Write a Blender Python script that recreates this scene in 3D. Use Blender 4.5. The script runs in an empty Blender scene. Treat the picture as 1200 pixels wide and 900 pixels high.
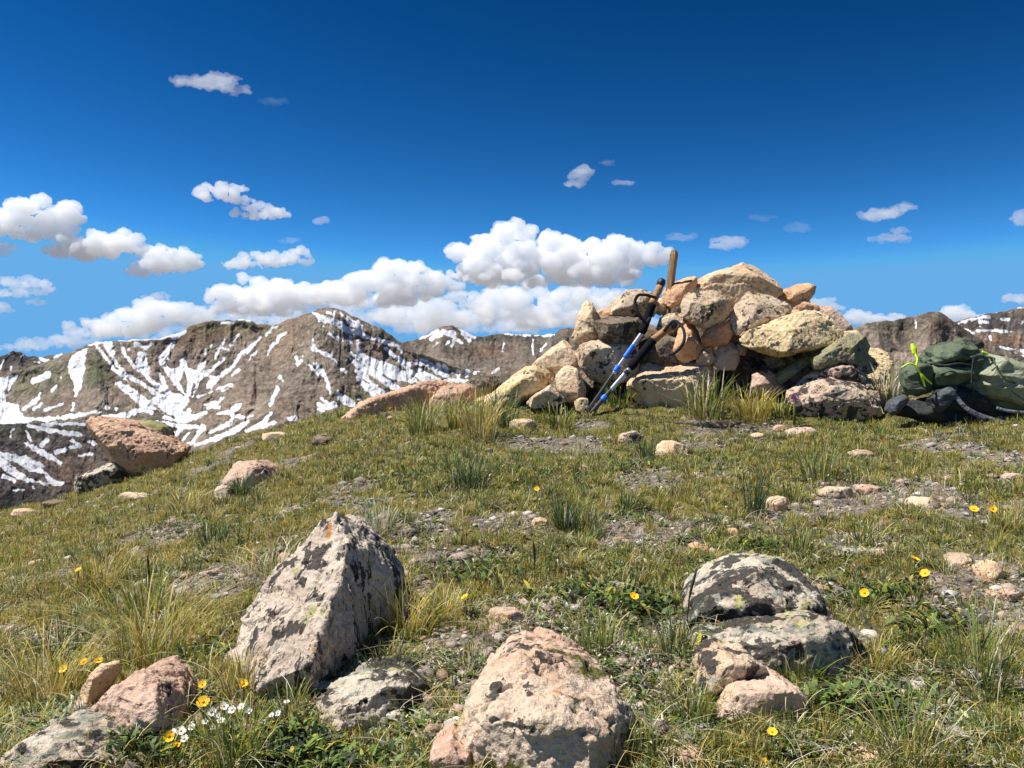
import bpy, bmesh, math, random, os
import numpy as np
from mathutils import Vector, Matrix, Quaternion

rng = np.random.default_rng(7)
scene = bpy.context.scene
COL = scene.collection
F = 960.0                      # focal length in photo pixels (1200 wide)
CX, CY = 600.0, 450.0

def P(px, py, d):
    return np.array([(px - CX) / F * d, d, (CY - py) / F * d])

# ------------------------------------------------------------------ numpy noise
def _hash(ix, iy, iz, seed):
    h = (ix.astype(np.int64) * 374761393 + iy.astype(np.int64) * 668265263 + iz.astype(np.int64) * 2147483647 + seed * 1274126177) & 0xFFFFFFFF
    h = ((h ^ (h >> 13)) * 1274126177) & 0xFFFFFFFF
    h = ((h ^ (h >> 15)) * 2246822519) & 0xFFFFFFFF
    h = h ^ (h >> 16)
    return h

_G = np.array([[1,1,0],[-1,1,0],[1,-1,0],[-1,-1,0],[1,0,1],[-1,0,1],[1,0,-1],[-1,0,-1],
               [0,1,1],[0,-1,1],[0,1,-1],[0,-1,-1],[1,1,0],[-1,1,0],[0,-1,1],[0,-1,-1]], float)

def perlin(p, seed=0):
    i = np.floor(p).astype(np.int64); f = p - i
    w = f * f * f * (f * (f * 6 - 15) + 10)
    out = 0
    for dx in (0, 1):
        wx = w[:, 0] if dx else 1 - w[:, 0]
        for dy in (0, 1):
            wy = w[:, 1] if dy else 1 - w[:, 1]
            for dz in (0, 1):
                wz = w[:, 2] if dz else 1 - w[:, 2]
                h = _hash(i[:, 0] + dx, i[:, 1] + dy, i[:, 2] + dz, seed) & 15
                g = _G[h]
                out = out + wx * wy * wz * (g[:, 0] * (f[:, 0] - dx) + g[:, 1] * (f[:, 1] - dy) + g[:, 2] * (f[:, 2] - dz))
    return out * 1.3

def fbm(p, octv=4, seed=0, gain=0.5, lac=2.03):
    a, s, t = 1.0, 0, 0
    for k in range(octv):
        s = s + a * perlin(p * lac ** k + 17.3 * k, seed + k); t += a; a *= gain
    return s / t * 1.5

def ridged(p, octv=4, seed=0, gain=0.5):
    a, s, t = 1.0, 0, 0
    for k in range(octv):
        s = s + a * (1 - np.abs(perlin(p * 2.07 ** k + 9.1 * k, seed + k)) * 2); t += a; a *= gain
    return s / t

def billow(p, octv=4, seed=0, gain=0.5):
    a, s, t = 1.0, 0, 0
    for k in range(octv):
        s = s + a * (np.abs(perlin(p * 2.07 ** k + 9.1 * k, seed + k)) * 2); t += a; a *= gain
    return s / t

def sstep(a, b, x):
    t = np.clip((x - a) / (b - a), 0, 1)
    return t * t * (3 - 2 * t)

# ------------------------------------------------------------------ mesh helpers
def mesh_from(name, verts, faces=None, tris=None, quads=None, smooth=True):
    me = bpy.data.meshes.new(name)
    verts = np.asarray(verts, np.float32)
    if faces is not None:
        me.from_pydata([tuple(map(float, v)) for v in verts], [], [tuple(int(i) for i in f) for f in faces])
    else:
        loops, starts = [], []
        n = 0
        if quads is not None and len(quads):
            q = np.asarray(quads, np.int32); loops.append(q.ravel()); starts.append(np.arange(len(q)) * 4 + n); n += q.size
        if tris is not None and len(tris):
            t = np.asarray(tris, np.int32); loops.append(t.ravel()); starts.append(np.arange(len(t)) * 3 + n); n += t.size
        loops = np.concatenate(loops).astype(np.int32); starts = np.concatenate(starts).astype(np.int32)
        me.vertices.add(len(verts)); me.vertices.foreach_set('co', verts.ravel())
        me.loops.add(len(loops)); me.loops.foreach_set('vertex_index', loops)
        me.polygons.add(len(starts)); me.polygons.foreach_set('loop_start', starts)
        me.update(calc_edges=True)
    if smooth:
        me.polygons.foreach_set('use_smooth', np.ones(len(me.polygons), bool))
    me.update()
    return me

def grid_quads(nu, nv):
    i = np.arange(nu * nv).reshape(nv, nu)
    return np.stack([i[:-1, :-1], i[:-1, 1:], i[1:, 1:], i[1:, :-1]], -1).reshape(-1, 4)

def fattr(me, name, vals):
    a = me.attributes.new(name, 'FLOAT', 'POINT'); a.data.foreach_set('value', np.asarray(vals, np.float32).ravel())

def cattr(me, name, vals):
    a = me.attributes.new(name, 'FLOAT_COLOR', 'POINT')
    v = np.ones((len(vals), 4), np.float32); v[:, :3] = vals
    a.data.foreach_set('color', v.ravel())

def co_of(me):
    a = np.empty(len(me.vertices) * 3, np.float32); me.vertices.foreach_get('co', a); return a.reshape(-1, 3).astype(float)

def no_of(me):
    a = np.empty(len(me.vertices) * 3, np.float32); me.vertices.foreach_get('normal', a); return a.reshape(-1, 3).astype(float)

def link(name, me, mat=None, parent=None, label=None, cat=None, group=None, kind=None, loc=None):
    o = bpy.data.objects.new(name, me); COL.objects.link(o)
    if mat is not None and me is not None:
        me.materials.clear(); me.materials.append(mat)
    if parent is not None: o.parent = parent
    if label: o['label'] = label
    if cat: o['category'] = cat
    if group: o['group'] = group
    if kind: o['kind'] = kind
    if loc is not None: o.location = tuple(loc)
    return o

def recenter(verts):
    """origin at the base centre of a thing"""
    v = np.asarray(verts, float)
    c = np.array([(v[:, 0].min() + v[:, 0].max()) / 2, (v[:, 1].min() + v[:, 1].max()) / 2, v[:, 2].min()])
    return v - c, c

def apply_mods(me, mods):
    """mods: list of (type, dict). returns a new evaluated mesh"""
    o = bpy.data.objects.new('tmp', me); COL.objects.link(o)
    for t, kw in mods:
        m = o.modifiers.new(t, t)
        for k, v in kw.items(): setattr(m, k, v)
    dg = bpy.context.evaluated_depsgraph_get()
    dg.update()
    out = bpy.data.meshes.new_from_object(o.evaluated_get(dg))
    bpy.data.objects.remove(o)
    return out

# ------------------------------------------------------------------ node helpers
class NT:
    def __init__(s, name):
        s.m = bpy.data.materials.new(name); s.m.use_nodes = True
        s.t = s.m.node_tree; s.t.nodes.clear()
        s.out = s.t.nodes.new('ShaderNodeOutputMaterial')
    def n(s, typ, ins=None, **kw):
        nd = s.t.nodes.new('ShaderNode' + typ)
        for k, v in kw.items(): setattr(nd, k, v)
        for k, v in (ins or {}).items(): s.set(nd.inputs[k], v)
        return nd
    def set(s, sock, v):
        if hasattr(v, 'is_output') or isinstance(v, bpy.types.NodeSocket): s.t.links.new(v, sock)
        elif isinstance(v, bpy.types.Node): s.t.links.new(v.outputs[0], sock)
        elif isinstance(v, (tuple, list)) and len(v) == 3 and sock.type == 'RGBA': sock.default_value = (*v, 1)
        else: sock.default_value = v
    def mix(s, f, a, b, blend='MIX'):
        nd = s.t.nodes.new('ShaderNodeMix'); nd.data_type = 'RGBA'; nd.blend_type = blend; nd.clamp_factor = True
        s.set(nd.inputs[0], f); s.set(nd.inputs[6], a); s.set(nd.inputs[7], b); return nd.outputs[2]
    def math(s, op, a, b=0.0, c=None, clamp=False):
        nd = s.t.nodes.new('ShaderNodeMath'); nd.operation = op; nd.use_clamp = clamp
        s.set(nd.inputs[0], a); s.set(nd.inputs[1], b)
        if c is not None: s.set(nd.inputs[2], c)
        return nd.outputs[0]
    def ss(s, v, a, b):
        nd = s.t.nodes.new('ShaderNodeMapRange'); nd.interpolation_type = 'SMOOTHSTEP'
        s.set(nd.inputs['Value'], v); nd.inputs['From Min'].default_value = a; nd.inputs['From Max'].default_value = b
        return nd.outputs[0]
    def noise(s, vec, scale, detail=4, rough=0.55, dist=0.0):
        nd = s.n('TexNoise', {'Vector': vec, 'Scale': scale, 'Detail': detail, 'Roughness': rough, 'Distortion': dist})
        return nd.outputs['Fac']
    def voro(s, vec, scale, feature='F1', out='Distance', rnd=1.0):
        nd = s.n('TexVoronoi', {'Vector': vec, 'Scale': scale}, feature=feature)
        nd.inputs['Randomness'].default_value = rnd
        return nd.outputs[out]
    def attr(s, name, out='Fac'):
        return s.n('Attribute', attribute_name=name).outputs[out]
    def bsdf(s, col, rough=0.9, normal=None, spec=0.3, **kw):
        b = s.n('BsdfPrincipled', {'Base Color': col, 'Roughness': rough, 'Specular IOR Level': spec})
        if normal is not None: s.set(b.inputs['Normal'], normal)
        for k, v in kw.items(): s.set(b.inputs[k.replace('_', ' ')], v)
        s.t.links.new(b.outputs[0], s.out.inputs[0]); return b
    def bump(s, h, strength=0.5, dist=0.01, normal=None):
        b = s.n('Bump', {'Height': h, 'Strength': strength, 'Distance': dist})
        if normal is not None: s.set(b.inputs['Normal'], normal)
        return b.outputs[0]

def simple(name, col, rough=0.6, spec=0.4, metallic=0.0, var=0.0, vscale=30):
    m = NT(name)
    c = col
    if var:
        tc = m.n('TexCoord').outputs['Object']
        nz = m.noise(tc, vscale, 5, 0.6)
        c = m.mix(m.ss(nz, 0.3, 0.7), tuple(x * (1 - var) for x in col), tuple(min(1, x * (1 + var)) for x in col))
    m.bsdf(c, rough, spec=spec, Metallic=metallic)
    return m.m

# ------------------------------------------------------------------ camera, sun, sky
cam = bpy.data.cameras.new('camera'); cam.sensor_width = 36.0; cam.lens = F / 1200 * 36
cam.clip_start = 0.05; cam.clip_end = 120000
co = bpy.data.objects.new('camera', cam); COL.objects.link(co); scene.camera = co
co.rotation_euler = (math.radians(90), 0, 0)

SUN = Vector((-0.47, -0.03, 0.86)).normalized()
sl = bpy.data.lights.new('sun', 'SUN'); sl.energy = 5.0; sl.angle = math.radians(0.53); sl.color = (1.0, 0.965, 0.92)
so = bpy.data.objects.new('sun', sl); COL.objects.link(so); so.rotation_euler = SUN.to_track_quat('Z', 'Y').to_euler(); so.location = (-20, 6, 40)

w = bpy.data.worlds.new('World'); scene.world = w; w.use_nodes = True
nt = w.node_tree; nt.nodes.clear()
sky = nt.nodes.new('ShaderNodeTexSky'); sky.sky_type = 'NISHITA'; sky.sun_disc = False
sky.sun_elevation = math.asin(SUN.z); sky.sun_rotation = math.atan2(SUN.x, SUN.y)
sky.altitude = 4000; sky.air_density = 1.0; sky.dust_density = 0.0; sky.ozone_density = 2.0
bg = nt.nodes.new('ShaderNodeBackground'); bg.inputs[1].default_value = 0.10
wo = nt.nodes.new('ShaderNodeOutputWorld')
# camera response of a phone picture of deep alpine sky: steeper contrast, more saturated
m1 = nt.nodes.new('ShaderNodeMix'); m1.data_type = 'RGBA'; m1.blend_type = 'MULTIPLY'; m1.inputs[0].default_value = 1; m1.inputs[7].default_value = (.1, .1, .1, 1)
gm = nt.nodes.new('ShaderNodeGamma'); gm.inputs[1].default_value = 2.2
m2 = nt.nodes.new('ShaderNodeMix'); m2.data_type = 'RGBA'; m2.blend_type = 'MULTIPLY'; m2.inputs[0].default_value = 1; m2.inputs[7].default_value = (41, 36, 23.6, 1)
hs = nt.nodes.new('ShaderNodeHueSaturation'); hs.inputs['Saturation'].default_value = 1.12
nt.links.new(sky.outputs[0], m1.inputs[6]); nt.links.new(m1.outputs[2], gm.inputs[0]); nt.links.new(gm.outputs[0], m2.inputs[6])
cap = nt.nodes.new('ShaderNodeMix'); cap.data_type = 'RGBA'; cap.blend_type = 'DARKEN'; cap.inputs[0].default_value = 1; cap.inputs[7].default_value = (1.5, 3.3, 5.8, 1)
nt.links.new(m2.outputs[2], cap.inputs[6]); nt.links.new(cap.outputs[2], hs.inputs['Color']); nt.links.new(hs.outputs[0], bg.inputs[0]); nt.links.new(bg.outputs[0], wo.inputs[0])

scene.view_settings.view_transform = 'Standard'; scene.view_settings.look = 'None'
scene.view_settings.gamma = 1.0; scene.view_settings.exposure = 0.5; scene.view_settings.use_curve_mapping = False
scene.render.engine = 'CYCLES'
scene.cycles.use_denoising = True
scene.cycles.max_bounces = 24; scene.cycles.diffuse_bounces = 3; scene.cycles.glossy_bounces = 2
scene.cycles.transmission_bounces = 3; scene.cycles.transparent_max_bounces = 8; scene.cycles.volume_bounces = 24
# ------------------------------------------------------------------ clouds (closed lumpy bodies of scattering vapour)
def cloud_mat(name, dens):
    m = NT(name)
    v = m.n('VolumePrincipled', {'Color': (0.988, 0.995, 1.0), 'Density': dens, 'Anisotropy': 0.0})
    m.t.links.new(v.outputs[0], m.out.inputs['Volume'])
    m.m.cycles.homogeneous_volume = True
    return m.m

def ico(sub=1):
    bm = bmesh.new(); bmesh.ops.create_icosphere(bm, subdivisions=sub, radius=1.0)
    v = np.array([x.co[:] for x in bm.verts]); f = np.array([[q.index for q in x.verts] for x in bm.faces]); bm.free()
    return v, f
ICO_V, ICO_F = ico(2)

def cloud(label, ell, R, dens=1.0, puff=0.42, n=1.0, vox=1.1, lump=1.0, group=None, seed=1, flat=True, thick=0.35, wisp=1.4):
    """ell: list of (cx,cy,rx,ry) in photo pixels, R distance in metres"""
    r_ = np.random.default_rng(seed)
    s = R / F
    small = vox < 1.0
    if small: dens *= .8; puff = .55; n *= .8
    V, T = [], []; k = 0
    for (cx, cy, rx, ry) in ell:
        ry *= 1.3; rx *= 1.1
        cnt = max(5, int(n * 9 * (rx / ry) ** 0.9 * 1.6))
        for i in range(cnt):
            a = r_.uniform(0, 2 * math.pi); q = math.sqrt(r_.uniform(0, 1)) * 0.82
            x = cx + math.cos(a) * q * rx; y = cy + math.sin(a) * q * ry * (0.8 if flat else 1)
            edge = math.sqrt(max(0.0, 1 - q * q))
            rad = ry * puff * r_.uniform(0.55, 1.1) * (0.55 + 0.6 * edge)
            if flat and y > cy: y = cy + (y - cy) * .6; rad *= 0.75
            dz = r_.uniform(-1, 1) * rx * thick * edge
            # photo-plane coordinates (pixels): x right, y up, depth
            V.append(ICO_V * np.array([rad * (r_.uniform(1.6, 2.8) if small else r_.uniform(1, 1.5)), rad * 1.2, rad * r_.uniform(.75, 1)]) + np.array([x - CX, dz, CY - y])); T.append(ICO_F + k); k += len(ICO_V)
    V = np.concatenate(V); T = np.concatenate(T)
    me = mesh_from('cloud', V, tris=T)
    me = apply_mods(me, [('REMESH', dict(mode='VOXEL', voxel_size=vox))])
    v = co_of(me); nn = no_of(me)
    d = (billow(v / 16.0, 4, seed) - 0.35) * 3.6 * lump + fbm(v / np.array([6.0, 6, 5]), 3, seed + 5) * 2.0 * lump
    if wisp: d = d + wisp * (fbm(v / np.array([14., 9, 5]), 3, seed + 9) - 0.1)
    v = v + nn * d[:, None]
    me.vertices.foreach_set('co', v.astype(np.float32).ravel()); me.update()
    me = apply_mods(me, [('SMOOTH', dict(factor=.6, iterations=3))]); v = co_of(me)
    v[:, 0] *= s; v[:, 1] = R + v[:, 1] * s; v[:, 2] *= s
    # keep the outline: perspective about the middle distance is negligible here
    v2, c = recenter(v)
    me.vertices.foreach_set('co', v2.astype(np.float32).ravel()); me.update()
    me.materials.clear()
    key = 'cloud_vapour_%.3f_%d' % (dens, int(R))
    mat = bpy.data.materials.get(key) or cloud_mat(key, dens * F / R / 9.0)
    o = link('cloud', me, mat, label=label, cat='cloud', group=group or 'fair weather clouds', loc=c)
    return o

CL = [
 ('thin veil of cloud filling the sky behind the other clouds along the skyline', [(300,378,90,16),(420,368,100,20),(540,382,110,16),(660,372,90,16),(200,392,80,10),(740,380,40,10)], 21000, .22, dict(wisp=3, lump=1.4)),
 ('top hat shaped crown and broad white body of the largest cumulus, behind the wooden post', [(602,275,30,15),(588,283,45,10),(650,300,85,27),(565,312,50,26),(715,305,55,22),(757,302,28,14),(640,326,115,14),(560,325,40,14),(700,325,60,12),(640,312,60,20)], 14000, 1.0, {}),
 ('grey based cloud layer below the largest cumulus and above the saddle', [(600,358,62,24),(690,352,60,17),(640,376,90,14),(545,350,25,9),(735,348,25,9)], 16000, .55, {}),
 ('low cloud standing just left of the small snow dome', [(500,374,48,22),(465,372,26,14),(555,374,24,12)], 17000, .5, {}),
 ('wide white cloud rising over the right shoulder of the tallest peak', [(465,325,50,20),(435,345,70,22),(500,335,38,18),(400,352,30,16)], 15000, .8, {}),
 ('rounded cumulus behind the flat topped mountain with snow on its crest', [(298,343,45,22),(330,352,50,20),(300,362,60,12),(265,352,22,14)], 15000, .9, {}),
 ('grey and white cloud bank sitting on the snowy ridge at the left', [(195,368,40,20),(150,380,45,17),(225,375,25,14),(130,385,50,14)], 16000, .7, {}),
 ('faint low cloud touching the far left skyline', [(60,402,45,9),(95,397,35,12),(25,408,30,6)], 18000, .3, {}),
 ('small grey scrap of cloud above the left cloud bank', [(183,348,20,4.5)], 14000, .3, {}),
 ('large puffy cloud at the left edge, first of a row of three', [(45,254,44,23),(10,264,34,22),(70,264,28,18),(50,276,42,9)], 12000, 1.0, {}),
 ('middle cloud of the row of three at the left', [(108,291,50,18),(140,288,28,18),(85,297,32,14)], 12000, 1.0, {}),
 ('right hand cloud of the row of three at the left', [(190,309,40,18),(222,305,20,14),(172,318,22,10),(190,295,12,7)], 12000, .9, {}),
 ('white cloud with a ragged tail, highest of the pair above the tallest peak', [(255,229,27,13),(282,236,20,5),(275,222,14,6),(300,250,32,9),(322,252,17,7)], 12000, .9, {}),
 ('long flat cigar shaped cloud above the flat topped mountain', [(310,307,48,10),(350,303,23,11),(275,311,17,6)], 13000, .8, {}),
 ('tiny cloud puff right of the pair of clouds', [(376,260,6,5)], 11000, .4, dict(vox=.7, lump=.5)),
 ('faint shred of cloud above the long flat cloud', [(340,282,13,4)], 11000, .15, dict(vox=.8, lump=.5)),
 ('thin wispy cloud alone high in the deep blue at upper left', [(225,97,24,6),(250,99,26,9),(275,107,20,4),(265,93,10,6)], 9000, .4, dict(vox=.9, lump=.8, wisp=4)),
 ('hardly visible shred of cloud beside the high thin cloud', [(320,120,14,5)], 9000, .06, dict(vox=.9, lump=.6)),
 ('small cloud fragment cut by the left edge under the row of three', [(2,294,13,10)], 12000, .8, {}),
 ('smeared cloud with a soft lower lobe at the left edge', [(30,333,34,8),(15,344,25,6),(50,341,18,7),(42,355,13,5)], 12500, .45, {}),
 ('lowest cloud fragment cut by the left edge', [(3,362,12,6)], 12500, .5, dict(vox=.9)),
 ('small slanted feather of cloud high above the cairn', [(674,215,12,5),(681,205,9,8),(686,198,6,6)], 9000, .5, dict(vox=.8, lump=.7, wisp=2)),
 ('tiny faint scrap of cloud right of the slanted feather', [(712,192,9,3.5)], 9000, .15, dict(vox=.7, lump=.5)),
 ('thin dash of cloud low right of the slanted feather', [(730,215,13,3.2)], 9000, .3, dict(vox=.7, lump=.5)),
 ('faint streak of cloud just above the tip of the wooden post', [(795,279,18,5)], 10000, .15, dict(vox=.8, lump=.6)),
 ('short lens of cloud above the top stone of the cairn', [(856,286,21,7),(845,290,14,4)], 10000, .4, dict(vox=.8, lump=.7)),
 ('hardly visible wisp above the short lens of cloud', [(893,256,15,4)], 10000, .08, dict(vox=.8, lump=.6)),
 ('pale smudge of cloud between cairn and right edge', [(934,268,13,6)], 10000, .08, dict(vox=.8, lump=.6)),
 ('feathery streak of cloud at the right, upper of a close pair', [(1036,251,25,6),(1022,254,12,6),(1062,244,15,4)], 10000, .4, dict(vox=.8, lump=.8, wisp=3)),
 ('feathery streak of cloud at the right, lower of a close pair', [(1044,280,24,4.5),(1055,272,12,3)], 10000, .4, dict(vox=.8, lump=.8, wisp=2)),
 ('cloud fragment cut by the right edge', [(1197,259,6,9)], 10000, .4, dict(vox=.8, lump=.8)),
 ('small cloud resting over the snowy ridge at the right edge', [(1188,351,13,5)], 12000, .7, dict(vox=.8, lump=.8)),
 ('white dome of cloud in the notch of the right mountains', [(1122,368,20,9),(1140,374,22,5),(1112,375,12,7)], 14000, .9, dict(vox=.9, lump=.8)),
 ('low flat cloud between the cairn and the right mountains', [(1000,375,28,8),(1040,374,25,5),(975,372,12,6),(1003,369,10,5)], 15000, .8, dict(vox=.9, lump=.8)),
 ('small cloud tucked behind the right shoulder of the cairn', [(962,356,14,7),(975,362,10,5)], 15000, .6, dict(vox=.9, lump=.8)),
]
for i, (lab, ell, R, dn, kw) in enumerate(CL):
    cloud(lab, ell, R, dn, seed=20 + i, **kw)
# ------------------------------------------------------------------ mountains
def curve(pts):
    a = np.array(pts, float); o = np.argsort(a[:, 0]); a = a[o]
    return lambda u: np.interp(u, a[:, 0], a[:, 1])

def seg_sd(u, v, pts, W):
    """signed distance (positive inside) to a polyline with a half width per point"""
    best = np.full(u.shape, -1e9)
    W = [W] * len(pts) if np.isscalar(W) else list(W) + [W[-1]] * (len(pts) - len(W))
    if len(pts) == 1: pts = [pts[0], (pts[0][0] + .5, pts[0][1])]; W = [W[0]] * 2
    for (a, b, w0, w1) in zip(pts[:-1], pts[1:], W[:-1], W[1:]):
        ax, ay = a; bx, by = b; dx, dy = bx - ax, by - ay; L2 = dx * dx + dy * dy + 1e-9
        t = np.clip(((u - ax) * dx + (v - ay) * dy) / L2, 0, 1)
        d = np.hypot(u - ax - t * dx, v - ay - t * dy)
        best = np.maximum(best, w0 + (w1 - w0) * t - d)
    return best

def poly_sd(u, v, pts):
    ins = np.zeros(u.shape, bool); n = len(pts); dist = np.full(u.shape, 1e9)
    for i in range(n):
        ax, ay = pts[i]; bx, by = pts[(i + 1) % n]
        c = ((ay > v) != (by > v)); xx = (bx - ax) * (v - ay) / ((by - ay) if by != ay else 1e-9) + ax
        ins ^= c & (u < xx)
        dx, dy = bx - ax, by - ay; L2 = dx * dx + dy * dy + 1e-9
        t = np.clip(((u - ax) * dx + (v - ay) * dy) / L2, 0, 1)
        dist = np.minimum(dist, np.hypot(u - ax - t * dx, v - ay - t * dy))
    return np.where(ins, dist, -dist)

def rock_mat(name, base, dark, red, snow_tex=1.0, sc=1.0):
    m = NT(name)
    pos = m.n('NewGeometry').outputs['Position']
    sn = m.attr('snow'); 
    n1 = m.noise(pos, .012 * sc, 8, .62); n2 = m.noise(pos, .05 * sc, 6, .65); n3 = m.noise(pos, .004 * sc, 4, .5)
    n4 = m.noise(pos, .11 * sc, 3, .6)
    c = m.mix(m.ss(n1, .42, .60), dark, base)
    c = m.mix(m.math('MULTIPLY', m.ss(n3, .45, .62), .7), c, red)
    c = m.mix(m.math('MULTIPLY', m.ss(n2, .44, .66), .75), c, tuple(x * 1.45 for x in base))
    c = m.mix(m.math('MULTIPLY', m.ss(n4, .55, .75), .5), c, tuple(x * .45 for x in dark))
    n6 = m.noise(pos, .0065 * sc, 6, .6, 1.0)
    c = m.mix(m.math('MULTIPLY', m.ss(n6, .50, .60), .5), c, tuple(x * .62 for x in dark))
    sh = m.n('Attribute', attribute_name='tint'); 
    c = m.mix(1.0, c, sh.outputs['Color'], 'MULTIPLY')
    # crisp broken snow edge
    e = m.math('ADD', sn, m.math('MULTIPLY', m.math('SUBTRACT', m.noise(pos, .035 * sc, 5, .7), .5), 3.2 * snow_tex))
    e = m.math('ADD', e, m.math('MULTIPLY', m.math('SUBTRACT', n2, .5), 2.6 * snow_tex))
    f = m.ss(e, -.7, .6)
    c2 = m.mix(f, c, m.mix(m.ss(n1, .4, .7), (.74, .745, .755), (.60, .60, .60)))
    h = m.math('ADD', m.math('MULTIPLY', n1, 40.0 / sc), m.math('MULTIPLY', n2, 14.0 / sc))
    bp = m.n('Bump', {'Height': h, 'Strength': m.math('MULTIPLY', m.math('SUBTRACT', 1.15, f), .55), 'Distance': 1.0})
    m.bsdf(c2, .9, bp.outputs[0], spec=.1)
    return m.m

def mountain(name, label, crest, foot, Rc, Rf, u0, u1, du, rows, vis, strokes=(), polys=(), holes=(), relief=(), tints=(),
             mat=None, amp=1.0, seed=3, flow=(0.0, 1.0), gamma=.8, cn=1.0, snow_bias=0.0, ext=''):
    C = curve(crest)
    us = np.arange(u0, u1 + du, du)
    if 'L' in ext: us = np.concatenate([np.arange(u0 - 900, u0, 5.0), us])
    if 'R' in ext: us = np.concatenate([us, np.arange(u1 + 5, u1 + 900, 5.0)])
    oute = np.zeros(len(us)) + (sstep(-20, -160, us) if 'L' in ext else 0) + (sstep(1220, 1330, us) if 'R' in ext else 0)
    # rows: 0 = crest ; dense down to photo row `vis`, then a few coarse rows to the foot
    nf = 14
    t1 = np.linspace(0, 1, rows)
    U, _ = np.meshgrid(us, np.zeros(rows + nf))
    cr = C(us) + cn * (fbm(np.stack([us / 9, us * 0, us * 0 + seed], 1), 4, seed) * 1.6)
    cr = cr + oute * (fbm(np.stack([us / 130, us * 0 + 3, us * 0 + seed], 1), 4, seed + 40) * 26 - 4)
    tp = np.maximum(sstep(u0 - 650, u0 - 900, us) if 'L' in ext else 0, sstep(u1 + 650, u1 + 900, us) if 'R' in ext else 0)
    cr = cr + tp * (520 - cr)
    top = cr[None, :]
    visr = np.maximum(vis, cr + 12)[None, :]
    Vp = np.concatenate([top + (visr - top) * t1[:, None], visr + (foot - visr) * (np.linspace(0, 1, nf + 1)[1:, None])], 0)
    u, v = U.ravel(), Vp.ravel()
    tt = (v - np.tile(cr, rows + nf)) / (foot - np.tile(cr, rows + nf))
    # snow field
    s = np.full(u.shape, -30.0)
    wu = u + fbm(np.stack([u / 7, v / 7, u * 0 + seed], 1), 4, seed + 2, .6) * 1.7
    wv = v + fbm(np.stack([u / 7, v / 7, u * 0 + seed + 9], 1), 4, seed + 3, .6) * 1.7
    for st in strokes: s = np.maximum(s, seg_sd(wu, wv, st[0], [x * .62 for x in (st[1] if not np.isscalar(st[1]) else [st[1]])] * 1))
    for p in polys: s = np.maximum(s, poly_sd(wu, wv, p))
    for h in holes: s = np.minimum(s, -seg_sd(wu, wv, h[0], h[1]))
    s = s + snow_bias + fbm(np.stack([u / 9, v / 13, u * 0 + seed + 20], 1), 4, seed + 12, .6) * 1.3
    oe = np.tile(oute, rows + nf)
    if ext: s = s * (1 - oe) + oe * (fbm(np.stack([u / 30, v / 22, u * 0 + seed], 1), 4, seed + 41, .6) * 16 - 4)
    # relief: metres toward the viewer (negative = deeper)
    px = (Rc + Rf) / 2 / F                                   # metres per photo pixel
    fx, fy = flow
    q = np.stack([(u * fy - v * fx) / 26, (u * fx + v * fy) / 60, u * 0 + seed], 1)
    wq = q + .35 * np.stack([fbm(q * 1.3 + 5, 2, seed), fbm(q * 1.3 + 9, 2, seed + 1), u * 0], 1)
    rel = (ridged(wq, 5, seed, .52) - .55) * 7.0 * amp
    rel += fbm(np.stack([u / 8, v / 8, u * 0], 1), 4, seed + 7) * 1.9 * amp
    for (pts, w, a) in relief:
        d = np.maximum(0, w - seg_sd(u, v, pts, w)); rel += a * .7 * np.exp(-(d / w) ** 2)
    rel -= 1.0 * np.exp(-np.maximum(0, -s) / 4.0)
    rel *= sstep(0, .03, tt) * .9 + .1
    r = Rf + (Rc - Rf) * (1 - tt) ** gamma - rel * px
    X = (u - CX) / F * r; Y = r; Z = (CY - v) / F * r
    # back side
    nb = 7; bx, by, bz = [], [], []
    base = np.stack([X[:len(us)], Y[:len(us)], Z[:len(us)]], 1)
    zf = (CY - foot) / F * Rf
    for k in range(nb, 0, -1):
        q = k / nb; sc = 1 + q * .35 * (Rc - Rf + 600) / Rc * 2
        bx.append(base[:, 0] * sc); by.append(base[:, 1] * sc); bz.append(base[:, 2] * (1 - q ** 1.2) + zf * q ** 1.2)
    X = np.concatenate(bx + [X]); Y = np.concatenate(by + [Y]); Z = np.concatenate(bz + [Z])
    s = np.concatenate([np.full(nb * len(us), -5.0), s])
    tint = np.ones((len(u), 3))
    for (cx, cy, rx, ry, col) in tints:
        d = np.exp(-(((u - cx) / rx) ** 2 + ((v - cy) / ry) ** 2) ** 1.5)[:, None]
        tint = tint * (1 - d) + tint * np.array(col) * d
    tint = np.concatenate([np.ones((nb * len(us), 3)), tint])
    V = np.stack([X, Y, Z], 1); V2, c = recenter(V)
    me = mesh_from(name, V2, quads=grid_quads(len(us), rows + nf + nb)[:, ::-1])
    fattr(me, 'snow', np.clip(s, -12, 12)); cattr(me, 'tint', tint)
    return link(name, me, mat, label=label, kind='structure', loc=c)

M_BROWN = rock_mat('scree_brown', (.26, .215, .165), (.135, .112, .086), (.21, .155, .115))
M_GREY = rock_mat('scree_grey', (.15, .13, .115), (.06, .055, .052), (.11, .085, .07), sc=4.0, snow_tex=1.3)
M_FAR = rock_mat('far_scree', (.21, .175, .135), (.11, .092, .075), (.185, .14, .11), sc=.6, snow_tex=.8)

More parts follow.
